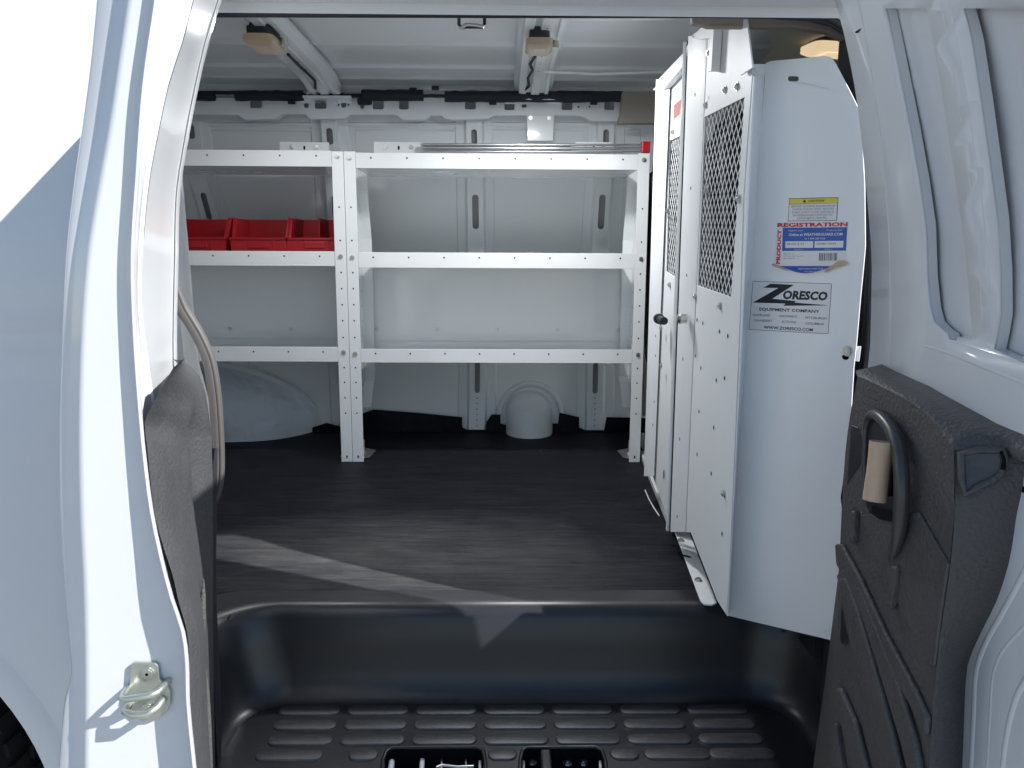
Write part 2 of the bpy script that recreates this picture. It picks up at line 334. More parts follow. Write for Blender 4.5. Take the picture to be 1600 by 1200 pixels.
for rb in RIBS:
    xs_ = lambda py: crom(rb['c'], [py])[0]
    D = .034
    # front face with slots
    pys = np.linspace(rb['c'][0][0], rb['base'], 34)
    L = [(xs_(p)-rb['w'], p) for p in pys]; Rr = [(xs_(p)+rb['w'], p) for p in pys]
    front = L+Rr[::-1]
    holes = []
    for cy, hh, ww in rb['slots']:
        holes.append([(xs_(y)+(x-0), y) for x, y in slot(0, cy, ww, hh)])
    b = MB(); P = lambda a: wall_px(a[0], a[1], -D)
    b.plate([P(a) for a in front], [[P(a) for a in h] for h in holes], (0, .0015, 0))
    # slanted sides and foot flanges
    for sgn, edge in ((-1, L), (1, Rr)):
        b.grid([[wall_px(x, y, -D) for x, y in edge], [wall_px(x+sgn*4, y, -.008) for x, y in edge], [wall_px(x+sgn*16, y, -.006) for x, y in edge], [wall_px(x+sgn*19, y, .004) for x, y in edge]])
    o = b.build('wall_rib', 'inner', van, fix=True, smooth=25)
    for cy, hh, ww in rb['slots']:   # hollow of the rib behind each slot
        b = MB(); b.plate([wall_px(xs_(y)+x, y, -.004) for x, y in rrect(0, cy, ww*2.2, hh*1.15, 1)], (), (0, .001, 0)); b.build('slot_backing', 'inner_d', o)
    if rb['base'] > 668:
        b = MB()
        for k in range(6): 
            y = 622+k*8.6; p = wall_px(xs_(y), y, -D-.0008); b.disc(p, (0, -1, 0), .0028, 8)
        b.build('hole_row', 'black', o)
# shallow pressed frames in the upper wall band
for x0, x1 in ((312, 490), (556, 712), (762, 912), (965, 1000)):
    b = MB(); pth = [wall_px(a, c, -.001) for a, c in ((x0, 224), (x0, 203), (x1, 204), (x1, 224))]; b.tube(pth, .0035, 6); b.build('pressed_bead', 'inner', van, smooth=60)
b = MB(); b.grid([[wall_px(x, y, -.001-h) for x in np.linspace(290, 1010, 30)] for y, h in ((191, 0), (192, .006), (196, .008), (199, .0))]); b.build('pressed_bead', 'inner', van, smooth=60)

# upper rail with window-like openings
YR = 3.055
top = [(300, 153), (560, 152), (1010, 155)]
bot = [(1010, 190), (950, 189), (925, 189), (915, 183), (905, 180), (772, 180), (762, 185), (704, 187), (694, 184), (690, 180), (672, 180), (664, 187), (630, 187), (618, 179), (548, 179), (538, 185), (486, 186), (476, 178), (440, 178), (430, 186), (385, 187), (372, 180), (300, 178)]
holes = [rrect(a, (c+d)/2, w_, d-c, 2.5) for a, w_, c, d in ((400, 19, 156, 169), (501, 18, 155, 170), (591, 17, 156, 171), (631, 15, 157, 171), (735, 17, 158, 171), (796, 16, 158, 172), (886, 17, 158, 172), (952, 16, 158, 172), (478.5, 7, 161, 169), (566, 7, 162, 170), (819, 8, 163, 168))]
holes += [slot(537, 164, 8, 9, 4)]
b = MB(); b.plate(ats(top+bot, PY(YR)), [ats(h, PY(YR)) for h in holes], (0, .003, 0))
rl = b.build('upper_rail', 'inner', van, bevel=.001)
b = MB()   # returning flange under the rail
lo = ats(bot, PY(YR+.003)); b.grid([lo, [p+Vector((0, .05, .004)) for p in lo]]); b.build('rail_flange', 'inner', rl)
b = MB(); b.plate(ats([(300, 150), (1010, 152), (1010, 176), (300, 175)], PY(YR+.05)), (), (0, .002, 0)); b.build('rail_backing', 'inner_d', rl)
b = MB()
for x, y in ((529, 164), (544.5, 164), (904, 167), (921, 167)): b.disc(at(x, y, PY(YR-.0008)), (0, -1, 0), .0035, 8)
b.build('small_hole', 'black', rl)
# square white mounting plate screwed under the rail
b = MB(); b.plate(ats([(823, 180), (866, 180), (864, 220), (824, 220)], PY(3.06)), (), (0, .01, 0)); mp_ = b.build('mounting_plate', 'powder', van, bevel=.0015)
copies(BOLT_Y, 'bolt', ats([(829, 184), (858, 184)], PY(3.059)), mp_)
# black foam covered harness
def sausage(name, segs, y, parent, mt='foam'):
    for x0, x1, y0, y1 in segs:
        b = MB(); a = at(x0, (y0+y1)/2, PY(y)); c = at(x1, (y0+y1)/2, PY(y)); r = abs(at(x0, y0, PY(y)).z-at(x0, y1, PY(y)).z)/2
        n = max(4, int((x1-x0)/8)); pts = [a.lerp(c, k/n)+Vector((0, random.uniform(-.002, .002), random.uniform(-.001, .001))) for k in range(n+1)]
        b.tube(pts, [r*random.uniform(.94, 1.04) for _ in pts], 10); b.build(name, mt, parent, smooth=60)
sausage('harness_sleeve', ((368, 474, 141, 158), (566, 661, 140, 158), (695, 973, 142, 160), (300, 335, 142, 158)), 3.03, van)
sausage('harness_wire', ((330, 372, 142, 148), (470, 568, 146, 153), (658, 698, 147, 152), (560, 580, 150, 164)), 3.035, van)
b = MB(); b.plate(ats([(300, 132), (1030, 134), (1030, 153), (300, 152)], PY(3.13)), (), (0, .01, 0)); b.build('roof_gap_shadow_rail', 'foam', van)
for xx, yy in ((455, 159), (770, 160), (928, 160), (645, 140), (680, 137)):
    b = MB(); p = at(xx, yy, PY(3.02)); b.box(p-Vector((.014, 0, .008)), p+Vector((.014, .01, .008))); b.build('harness_clip', 'foam', van, bevel=.003)
# white putty-like edge on top of the foam
b = MB(); pts = [at(x, 139.5+random.uniform(-1.4, 1.2), PY(3.06)) for x in range(600, 960, 9)]; b.tube(pts, [.004*random.uniform(.5, 1.4) for _ in pts], 6); b.build('sealant_bead', 'inner', van, smooth=60)
# beige trim pad at the front of the far wall
b = MB(); b.plate(ats([(973, 143), (1034, 142), (1032, 192), (966, 192), (970, 178)], PY(2.98)), (), (0, .05, 0)); lab(b.build('pillar_pad', 'beige', van, bevel=.004), 'beige padded trim block on far wall')

# roof cross ribs
def roof_rib(x0, w2):
    b = MB(); prof = [(-w2-.012, .002), (-w2, .002), (-w2+.006, -.030), (-w2+.030, -.032), (-w2+.034, -.024), (-.012, -.024), (-.008, -.034), (w2*.35, -.034), (w2*.4, -.026), (w2-.022, -.026), (w2-.018, -.032), (w2-.006, -.030), (w2, .002), (w2+.012, .002)]
    ysr = np.linspace(1.5, 3.10, 30)
    b.grid([[(x0+dx, y, (.655 if y < 2.8 else .655-.05*((y-2.8)/.3)**2)-.004+dz) for dx, dz in prof] for y in ysr])
    o = b.build('roof_rib', 'inner', van, smooth=30)
    b = MB()
    for k in range(9):
        y = 2.25+k*.1; b.disc((x0+w2*.12, y, .655-.004-.0348), (0, 0, -1), .003, 8)
        if k % 3 == 0: b.disc((x0+w2*.7, y+.03, .655-.004-.0268), (0, 0, -1), .005, 8, ry=.0025)
    b.build('small_hole', 'black', o)
    # gusset feet where the rib meets the rail
    for s in (-1, 1):
        b = MB(); b.plate([(x0+s*(w2-.01), 3.02, .60), (x0+s*(w2+.05), 3.05, .565), (x0+s*(w2-.005), 3.05, .565)], (), (0, .002, .008)); b.build('rib_gusset', 'inner', o)
    b = MB(); b.box((x0-w2-.05, 3.015, .575), (x0+w2+.05, 3.05, .585)); b.build('rib_foot', 'inner', o, bevel=.002)
    return o
roof_rib(-.672, .056); roof_rib(.115, .060); roof_rib(-1.46, .056)
# rods under the roof
for pts in (((848, 112), (930, 116), (1045, 112)), ((860, 27), (935, 27), (1050, 29))):
    b = MB(); b.tube([at(x, y, PZ(.60)) for x, y in pts], .0042, 6); b.build('roof_rod', 'powder', van, smooth=60)
# wires along the ribs
b = MB(); pts = [(836, 88), (828, 100), (832, 110), (825, 122), (827, 134), (818, 142)]; b.tube([at(x, y, PZ(.605)) for x, y in pts], .005, 6); b.build('lamp_wire', 'foam', van, smooth=60)
b = MB(); pts = [(450, 85), (458, 93), (470, 105), (484, 118), (492, 126), (493, 138)]; b.tube([at(x, y, PZ(.605)) for x, y in pts], .005, 6); b.build('lamp_wire', 'foam', van, smooth=60)
# interior dome lamps
def dome(px, py, z, L, Wd, rot, mt='lens'):
    c = at(px, py, PZ(z)); Rz = Matrix.Rotation(rot, 3, 'Z')
    def blk(b, l, w_, z0, z1, sh=1.0):
        out = []
        for zz_, k in ((z1, 1), (z0+(z1-z0)*.3, 1), (z0, sh)):
            out.append([c+Rz @ Vector((x*k, y*k, zz_)) for x, y in rrect(0, 0, w_, l, min(l, w_)*.25)])
        b.grid(out, closed=True); b.add(out[-1], [tuple(range(len(out[-1])))]); b.add(out[0], [tuple(range(len(out[0])))])
    b = MB(); blk(b, L*.9, Wd*.75, .010, .045); base = b.build('dome_lamp', 'darkseal', van, smooth=40)
    b = MB(); blk(b, L, Wd, -.012, .012, .8); b.build('lens', mt, base, smooth=50)
    b = MB(); b.disc(c+Vector((Wd*.62, .01, .02)), (0, 0, -1), .012, 10, h=.02); b.build('screw', 'zinc', base)
    b = MB(); b.grid([[c+Rz @ Vector((x, y, -.0135)) for x in (-Wd*.22, Wd*.22)] for y in (-L*.28, L*.28)]); b.build('reflector', 'lens_lit' if mt != 'lens' else 'lens', base)
def glow(px, py, z, power):
    ld = bpy.data.lights.new('dome_light', 'AREA'); ld.shape = 'DISK'; ld.size = .14; ld.energy = power; ld.color = (.97, .985, 1); o = bpy.data.objects.new('dome_light', ld); C.objects.link(o)
    o.location = at(px, py, PZ(z))+Vector((0, 0, E-.018)); adopt(o, van)
dome(413, 70, .585, .15, .085, R(0)); dome(842, 74, .585, .12, .075, R(0)); glow(413, 70, .585, 1.3); glow(842, 74, .585, 4.0)
# black hanging loop with chrome bar at the door header
b = MB(); pts = [(717, 16), (717, 38), (722, 44), (726, 38), (750, 38), (754, 43), (757, 37), (757, 16)]; y = 1.50
b.tube([at(a, c, PY(y)) for a, c in pts[:3]]+[at(a, c, PY(y+.008)) for a, c in ((728, 42), (748, 42))]+[at(a, c, PY(y)) for a, c in pts[5:]], .0032, 6); o = b.build('header_loop', 'darkseal', van, smooth=60)
b = MB(); b.tube([at(a, c, PY(y-.004)) for a, c in ((719, 45), (722, 43), (728, 38.5), (736, 38.5), (748, 40), (756, 42))], .0034, 8); b.build('chrome_bar', 'zinc', o, smooth=60)

# door header: painted rail, rubber seal
b = MB(); YH = 1.385
rowx = np.linspace(-1.2, 1.2, 2)
b.grid([[(x, y if (x > -.6 or y > 1.39) else 1.39, z) for x in (-.66, -.56, -.5, 0, .50, .60, .68)] for y, z in ((1.42, .62), (1.37, .50), (1.335, .445), (1.325, .425), (1.332, .420), (1.365, .4175), (1.392, .4170), (1.402, .419), (1.44, .43), (1.50, .47), (1.52, .66))])
b.build('header_rail', 'paint', van, smooth=50)
sealpath = [(300, 15), (420, 15), (800, 16), (1080, 16), (1200, 17), (1262, 21), (1300, 30), (1322, 44), (1334, 64), (1341, 90), (1347, 130), (1353, 190), (1358, 270), (1361, 350), (1360, 420), (1357, 500), (1352, 560), (1342, 640), (1333, 740), (1324, 850), (1316, 960), (1312, 1060), (1310, 1160), (1308, 1240)]
def seal_tube(path, pl, r, name, mt, parent, n=10, ribs=True):
    P = ats(path, pl); b = MB(); b.tube(P, r, n); o = b.build(name, mt, parent, smooth=60)
    return o
seal_tube(sealpath, PY(1.395), .0062, 'door_seal', 'darkseal', van)
P2 = [(x-(5 if y > 60 else 0), y+(7 if y < 60 else 0)) for x, y in sealpath]
seal_tube(P2, PY(1.41), .0055, 'door_seal', 'darkseal', van)
# painted body around the upper right corner of the opening
b = MB(); outer = [(1200, -40), (1420, -40), (1420, 150), (1372, 150), (1352, 110), (1345, 80), (1338, 58), (1322, 36), (1300, 22), (1262, 13), (1200, 10)]
b.plate(ats(outer, PY(1.388)), (), (0, .012, 0)); b.build('opening_corner', 'paint', van, bevel=.003)
# beige cab header trim behind the seal
b = MB(); o1 = [(1082, 22), (1340, 22), (1352, 120), (1338, 86), (1318, 62), (1292, 50), (1240, 43), (1108, 42), (1096, 38), (1082, 36)]
b.plate(ats(o1, PY(1.50)), (), (0, .02, 0)); b.build('cab_header_trim', 'beige', van, bevel=.004)

# B pillar between the cargo door opening and the cab door: dark seals and white steel behind
pl_l = crom([(60, 1330), (110, 1338), (200, 1345), (290, 1351), (380, 1352), (450, 1349), (550, 1342), (640, 1329), (780, 1316), (870, 1311), (1010, 1309), (1240, 1300)], range(60, 1241, 40))
rows = list(range(60, 1241, 40))
R1K = [(0, 1322), (50, 1335), (100, 1345), (150, 1354), (250, 1365), (330, 1372), (400, 1377), (480, 1375), (572, 1372), (640, 1366), (780, 1352), (1000, 1340), (1240, 1325)]
r1 = crom(R1K, rows)
b = MB()
b.grid([[at(pl_l[i]-1, rows[i], PY(1.50)), at(pl_l[i], rows[i], PY(1.43)), at(pl_l[i]+7, rows[i], PY(1.39)), at(pl_l[i]+9, rows[i], PY(1.395)), at(pl_l[i]+11, rows[i], PY(1.375)), at(r1[i]+4, rows[i], PY(1.355)), at(r1[i]+16, rows[i], PY(1.35)), at(r1[i]+26, rows[i], PY(1.38))] for i in range(len(rows))])
b.build('pillar_trim', 'darkseal', van, smooth=45)
b = MB(); b.box((.63, 1.43, -.80), (.70, 1.52, .58)); b.build('pillar_core', 'darkseal', van)
b = MB(); b.box((.606, 1.207, -.95), (.66, 1.29, -.285)); b.box((.640, 1.29, -.95), (.70, 1.42, -.285)); b.box((.60, 1.53, -.80), (.72, 1.70, .0)); b.build('slot_sun_blocker', 'darkseal', van, bevel=.01)  # unseen boxes added to block sun through the door slot and cab window

# rear pillar edge on the left of the opening, pale steel
pr_ = list(range(-40, 1241, 40)); pe = crom([(-30, 345), (60, 330), (160, 300), (235, 284), (300, 287), (400, 296), (500, 304), (570, 311), (640, 330), (1230, 338)], pr_)
b = MB(); b.grid([[at(240, y, PY(1.475)), at(e-22, y, PY(1.47)), at(e, y, PY(1.42)), at(e, y, PY(1.423)), at(e-14, y, PY(1.55))] for e, y in zip(pe, pr_)]); b.build('rear_pillar', 'paint', van, smooth=30)
# grey tubular weatherstrip
wp = [(268, 440), (284, 480), (296, 500), (309, 522), (320, 545), (328, 568), (333, 595), (337, 630), (340, 680), (341, 730), (339, 755), (334, 775), (326, 790)]
def ribbed(path, pl, r, name, mt, parent):
    keys = list(range(len(path))); tt = np.linspace(0, len(path)-1, len(path)*5)
    xs_ = crom([(k, p[0]) for k, p in zip(keys, path)], tt); ys_ = crom([(k, p[1]) for k, p in zip(keys, path)], tt)
    o = None
    for off, rr, d in ((0, r, 0), (-5.5, r*.42, .006), (5, r*.36, .007)):
        b = MB(); b.tube(ats([(x+off, y) for x, y in zip(xs_, ys_)], (Vector((0, pl-d, 0)), Vector((0, 1, 0)))), rr, 12)
        if o is None: o = b.build(name, mt, parent, smooth=60)
        else: b.build('lip', mt, o, smooth=60)
ribbed(wp, 1.345, .0115, 'weatherstrip', 'seal', van)
b = MB(); ll = crom([(700, 330), (780, 322), (870, 318), (1000, 325), (1240, 336)], range(700, 1241, 45)); rr_ = crom([(700, 340), (790, 338), (900, 337), (1000, 340), (1050, 343), (1240, 347)], range(700, 1241, 45))
b.grid([[at(a-22, y, PY(1.30)), at(a, y, PY(1.315)), at(a+6, y, PY(1.305)), at(c, y, PY(1.33)), at(c+1, y, PY(1.42))] for a, c, y in zip(ll, rr_, range(700, 1241, 45))]); b.build('lower_seal', 'darkseal', van, smooth=45)

# wheel house inside, far side
b = MB(); cx_, w_, h_ = -1.37, .57, .295; rows_ = []
for y, s, hf in ((3.34, 1.0, 1.0), (3.30, .99, .995), (3.25, .955, .98), (3.20, .90, .95), (3.16, .84, .90), (3.125, .77, .83), (3.10, .69, .74), (3.085, .60, .63), (3.075, .46, .47), (3.07, .25, .24), (3.07, .02, .02)):
    rows_.append([(cx_+w_*s*math.cos(a), y, FL+h_*hf*math.sin(a)) for a in np.linspace(0, math.pi, 41)])
b.grid(rows_); b.build('wheel_house', mat('wheel_house_paint', (.70, .74, .80), .42, bump=(6, 1.0, .05), var=.04), van, smooth=60)
b = MB()
for k in range(1):
    rws = [[(cx_+(w_+.012+d)*math.cos(a), y, FL+(h_+.012+d)*math.sin(a)) for a in np.linspace(0, math.pi, 41)] for d, y in ((-.02, 3.325), (-.02, 3.29), (.006, 3.285), (.006, 3.32))]
    b.grid(rws)
b.build('wheel_house_flange', 'inner', van, smooth=50)
# filler neck cover
b = MB(); c0 = at(828, 684, PZ(FL)); rows_ = []
for z in np.linspace(FL, FL+.176, 18):
    t = (z-FL)/.176; wd = .103*math.sqrt(max(0, 1-(max(0, t-.42)/.58)**2.2)); dp = .20*(1-.25*t)*math.sqrt(max(0, 1-(max(0, t-.5)/.5)**2.4))
    rows_.append([(c0.x+wd*math.sin(a), 3.34-dp*max(0, math.cos(a))**.55, z) for a in np.linspace(-math.pi/2, math.pi/2, 25)])
b.grid(rows_); fc = b.build('filler_cover', 'inner', van, smooth=60)
b = MB(); pth = [(780, 655)]+[(829+49*math.cos(a), 650-50*math.sin(a)) for a in np.linspace(math.pi, 0, 19)]+[(878, 655)]
b.tube([wall_px(x, y, -.03) for x, y in pth], .0135, 10); b.build('cover_flange', 'inner', fc, smooth=60)

# ------------------------------------------------------------------ step well
def upath(x0, x1, yb, r, z, yn=1.20):
    pts = [(x0, y, z) for y in np.linspace(yn, yb-r, 6)]
    pts += [(x0+r-r*math.cos(a), yb-r+r*math.sin(a), z) for a in np.linspace(0, math.pi/2, 9)[1:]]
    pts += [(x, yb, z) for x in np.linspace(x0+r, x1-r, 10)[1:-1]]
    pts += [(x1-r+r*math.sin(a), yb-r+r*math.cos(a), z) for a in np.linspace(0, math.pi/2, 9)]
    pts += [(x1, y, z) for y in np.linspace(yb-r, yn, 6)[1:]]
    return pts
b = MB()
rings = [(-.72, .74, 1.655, .16, -.7545), (-.655, .70, 1.60, .15, -.7520), (-.635, .69, 1.585, .15, -.7535), (-.618, .675, 1.572, .14, -.762), (-.606, .665, 1.563, .135, -.778), (-.590, .650, 1.553, .13, -.84), (-.576, .642, 1.545, .125, -.885), (-.568, .636, 1.539, .12, -.906), (-.560, .630, 1.532, .115, -.922), (-.549, .62, 1.522, .105, -.934), (-.540, .612, 1.513, .10, -.940), (-.53, .604, 1.505, .09, -.9425)]
b.grid([upath(*r) for r in rings]); stw = b.build('step_well', 'tub', van, smooth=60)
# tread with two openings
TZ = -.9425
inner = upath(-.53, .604, 1.505, .09, TZ)
h1 = [at(x, y, PZ(TZ)) for x, y in [(598, 1240), (598, 1190), (603, 1176), (614, 1169), (745, 1168), (755, 1174), (758, 1190), (760, 1240)]]
h2 = [at(x, y, PZ(TZ)) for x, y in [(812, 1240), (813, 1188), (816, 1174), (824, 1169), (930, 1168), (941, 1174), (946, 1190), (950, 1240)]]
b = MB(); b.plate(inner, (h1, h2), (0, 0, -.004)); b.build('tread', 'tub', stw)
for h in (h1, h2):
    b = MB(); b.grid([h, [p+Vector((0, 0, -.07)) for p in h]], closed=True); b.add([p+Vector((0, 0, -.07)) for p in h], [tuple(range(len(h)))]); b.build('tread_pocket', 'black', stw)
    b = MB(); b.tube([p+Vector((0, 0, .001)) for p in h], .004, 8); b.build('pocket_rim', 'tub', stw, smooth=60)
pm = MB(); P_ = rrect(0, 0, .128, .0215, .0105, 6); zoff = -E
def padmesh(w_, d_):
    pm = MB(); rings_ = [[(x, y, z-E) for x, y in rrect(0, 0, w_-2*i, d_-2*i, min(d_, w_)/2*.96-i, 6)] for i, z in ((0, 0), (.0012, .0028), (.003, .0034))]
    pm.grid(rings_, closed=True); pm.add(rings_[-1], [tuple(range(len(rings_[-1])))]); o = pm.build('p', 'pad', None, smooth=50); me = o.data; bpy.data.objects.remove(o); return me
PM, PS = padmesh(.128, .034), padmesh(.056, .034)
xs0 = -.115
for r_, py in enumerate((1110.5, 1133, 1156.5)):
    y = at(800, py, PZ(TZ)).y
    copies(PM, 'tread_pad', [(xs0+.1425*k+(-.002*r_*(k-3)*.3), y, TZ+.0002) for k in range(-2, 5)], stw)
y = at(800, 1180, PZ(TZ)).y
copies(PS, 'tread_pad', [(at(px, 1180, PZ(TZ)).x, y, TZ+.0002) for px in (568, 785, 976)], stw)
copies(PM, 'tread_pad', [(at(px, 1180, PZ(TZ)).x, y, TZ+.0002) for px in (452, 1058, 1160)], stw)
# metal bits of the lower latch seen in the pockets
def bar3(name, a, c, r, mt, parent, z=TZ-.02):
    b = MB(); b.tube([at(a[0], a[1], PZ(z)), at(c[0], c[1], PZ(z))], r, 8); return b.build(name, mt, parent, smooth=60)
for a, c, r, mt in (((612, 1190), (606, 1240), .006, 'powder'), ((660, 1188), (656, 1240), .005, 'powder'), ((750, 1190), (751, 1240), .003, 'powder'), ((818, 1190), (817, 1240), .003, 'powder'), ((938, 1190), (940, 1240), .003, 'powder'), ((690, 1186), (690, 1204), .0025, 'zinc'), ((728, 1186), (728, 1204), .0025, 'zinc')):
    bar3('latch_strip', a, c, r, mt, stw)
b = MB(); b.tube([at(x, y, PZ(TZ-.02)) for x, y in ((682, 1200), (690, 1196), (715, 1199), (740, 1198))], .0035, 8); b.build('latch_wire', 'zinc', stw, smooth=60)
b = MB(); p = at(853, 1190, PZ(TZ-.006)); b.box(p-Vector((.010, .04, .012)), p+Vector((.010, .022, .012))); b.build('latch_housing', 'tub', stw, bevel=.004)
copies(BOLT_Z, 'bolt', [at(x, y, PZ(TZ-.03)) for x, y in ((887, 1193), (912, 1193), (853, 1197), (832, 1192))], stw)
b = MB(); b.box((-.66, 1.19, -1.22), (.66, 1.40, -1.03)); b.build('sill', 'paint', van, bevel=.01)

# ------------------------------------------------------------------ rear side door (left), seen along its edge
rows = [-60, -20, 30, 67, 100, 133, 167, 200, 233, 267, 300, 333, 367, 400, 433, 467, 500, 533, 567, 600, 633, 667, 700, 733, 767, 800, 833, 867, 900, 933, 960, 987, 1010, 1033, 1050, 1067, 1085, 1100, 1133, 1166, 1200, 1260]
LA = crom([(0, 151), (100, 141), (200, 128), (300, 114), (400, 103), (533, 97), (667, 93), (800, 94), (933, 101), (1000, 107), (1050, 111), (1100, 100), (1200, 92)], rows)
LB = crom([(0, 182), (100, 169), (200, 153), (300, 134), (400, 119), (533, 111), (667, 104), (800, 105), (933, 111), (1060, 117), (1200, 117)], rows)
LC = crom([(0, 202), (100, 187), (200, 172), (300, 154), (400, 138), (533, 128), (667, 125), (800, 127), (933, 133), (1067, 135), (1200, 134)], rows)
LE = crom([(0, 240), (133, 221), (267, 211), (400, 203), (533, 207), (667, 217), (733, 224), (800, 233), (867, 247), (933, 264), (987, 282), (1033, 288), (1100, 290), (1200, 300)], rows)
LG = crom([(0, 300), (60, 285), (127, 263), (200, 247), (273, 233), (367, 223), (470, 219), (523, 225), (587, 234), (640, 242), (733, 250), (800, 258), (933, 285), (1033, 300), (1200, 312)], rows)
LH = crom([(0, 347), (60, 328), (153, 307), (227, 293), (300, 282), (400, 279), (573, 277), (640, 285), (800, 300), (1200, 322)], rows)
PR = crom([(0, .902), (500, .902), (800, .898), (960, .888), (1200, .886)], rows)
rd = bpy.data.objects.new('rear_side_door', None)
def strip(lines):   # lines: list of (px list, depth or depth list)
    return [[at(px[i]+(dx if dx else 0), rows[i], PY(d[i] if isinstance(d, (list, tuple)) else d)) for px, dx, d in lines] for i in range(len(rows))]
edge = [(LA, 0, .955), (LA, .8, .936), (LA, 3, .932), (LB, -3, .932), (LB, 1.5, .929), (LC, -3, .9165), (LC, 1, .9145), (LC, 7, .914), (LE, -8, .914), (LE, -2, .9135), (LE, .5, [p+.004 for p in PR]), (LE, 1.4, PR), (LE, 5, PR), (LE, 6.5, [p+.004 for p in PR]), (LE, 8, .925)]
b = MB(); b.grid(strip(edge)); door_l = b.build('rear_side_door', 'paint', van, smooth=50)
# inner steel frame of that door running back to the hinge
innr = [[at(LE[i]+8, rows[i], PY(.925)), at(LE[i]+(LG[i]-LE[i]-8)*.55+8, rows[i], PY(.945)), at(LG[i]-5, rows[i], PY(.962)), at(LG[i]-3, rows[i], PY(.975))] for i in range(len(rows))]
b = MB(); b.grid(innr); b.build('edge_return', 'paint', door_l, smooth=50)
b = MB(); sg = [i for i in range(len(rows)) if rows[i] <= 500]; b.tube([at(LG[i]-1.5, rows[i], PY(.972)) for i in sg], [.0030 if rows[i] < 380 else .0018 for i in sg], 8); b.build('door_seal', 'seal', door_l, smooth=60)
b = MB(); b.grid([[at(LG[i]-5, rows[i], PY(.964)), at(LG[i]+1, rows[i], PY(.968)), at(LG[i]+(LH[i]-LG[i])*.5, rows[i], PY(1.11)), at(LH[i]-8, rows[i], PY(1.27)), at(LH[i]-6.5, rows[i], PY(1.277)), at(LH[i]-5, rows[i], PY(1.272)), at(LH[i], rows[i], PY(1.30)), at(LH[i]-2, rows[i], PY(1.36))] for i in range(len(rows))])
b.build('inner_panel', 'paint', door_l, smooth=40)
b = MB(); b.grid([[at(LA[i], rows[i], PY(.955)), at(LA[i], rows[i], PY(.955))+Vector((-.02, .1, 0)), at(LA[i], rows[i], PY(.955))+Vector((-.10, .37, 0))] for i in range(len(rows))]); b.build('outer_skin', 'paint', door_l, smooth=60)
# small dents / plugs on the lit strip
for x, y, r in ():
    b = MB(); p = at(x, y, PY(.9138)); rws = [[p+Vector((rr*math.cos(a), -h, rr*1.3*math.sin(a))) for a in np.linspace(0, 2*math.pi, 14)[:-1]] for rr, h in ((r, 0), (r*.7, .0004), (r*.3, .0007), (r*.02, .0008))]
    b.grid(rws, closed=True); b.build('pressed_dimple', 'paint', door_l, smooth=60)
# striker with loop and two screws
SY = .9125
b = MB(); b.plate(ats([(206, 1036), (211, 1033), (244, 1034), (249, 1038), (252, 1060), (262, 1066), (268, 1078), (268, 1098), (262, 1110), (252, 1118), (240, 1123), (222, 1124), (212, 1118), (198, 1106), (196, 1092), (200, 1078), (204, 1066)], PY(SY-.0005)), (), (0, -.004, 0)); st = b.build('striker', 'zinc_blue', door_l, bevel=.0012)
b = MB(); loopp = [(202, 1073, 0), (203, 1073, .016), (206, 1073, .026), (214, 1072, .030), (250, 1066, .030), (260, 1064, .026), (263, 1063, .012), (264, 1063, 0)]
b.tube([at(x, y, PY(SY))+Vector((0, -d, 0)) for x, y, d in loopp], .0042, 10); b.build('striker_loop', 'zinc_blue', st, smooth=60)
b = MB(); b.tube([at(x, y, PY(SY))+Vector((0, -d, 0)) for x, y, d in ((204, 1096, 0), (208, 1098, .02), (222, 1099, .026), (245, 1097, .026), (256, 1092, .02), (258, 1088, 0))], .005, 10); b.build('striker_loop', 'zinc_blue', st, smooth=60)
for x, y in ((231, 1052), (231, 1109)):
    b = MB(); p = at(x, y, PY(SY-.0045)); b.disc(p, (0, -1, 0), .0092, 16, h=.002); b.disc(p+Vector((0, -.002, 0)), (0, -1, 0), .0068, 16, h=.0012); s_ = b.build('screw', 'zinc_blue', st, bevel=.0005)
    b = MB(); b.disc(p+Vector((0, -.0035, 0)), (0, -1, 0), .0022, 6); b.build('screw_socket', 'black', s_)
# dark moulded trim of the rear side door
trows = list(range(563, 1261, 12))
TL = crom([(563, 284), (573, 272), (590, 262), (620, 245), (645, 231), (660, 226), (700, 230), (800, 241), (850, 254), (900, 270), (940, 279), (987, 292), (1033, 296), (1100, 298), (1200, 308)], trows)
TR = crom([(563, 286), (575, 300), (590, 313), (620, 322), (660, 328), (700, 331), (800, 333), (1000, 333), (1200, 336)], trows)
rws = []
random.seed(3)
for i, y in enumerate(trows):
    a, c = TL[i], TR[i]; row = []
    for t in np.linspace(0, 1, 15):
        px = a+(c-a)*t; d = .912+.35*t
        bump = 0
        # horizontal shelf step and vertical crease
        step = 1/(1+math.exp(-(y-672)/14))
        bump += .012*step*math.exp(-((t-.25)/.35)**2)
        bump -= .020*math.exp(-((t-.80)/.10)**2)*(1/(1+math.exp(-(y-650)/8)))*(1/(1+math.exp((y-800)/25)))
        bump -= .005*math.exp(-((t-.52)/.09)**2)*math.exp(-((y-700)/22)**2)
        bump += .005*math.exp(-((y-640-18*t)/14)**2)
        if 0 < t < 1: row.append(at(px, y, PY(d))+Vector((bump, 0, 0)))
        else: row.append(at(px, y, PY(d)))
    row = [row[0]+Vector((-.006, .03, 0))]+row+[row[-1]+Vector((-.02, .01, 0))]
    rws.append(row)
b = MB(); b.grid(rws); b.build('trim_panel', mat('grey_moulding', (.050, .051, .054), .5, var=.1, vscale=30, bump=(170, .8, .0022)), door_l, smooth=60)  # the moulding's own dark grey, varied at random
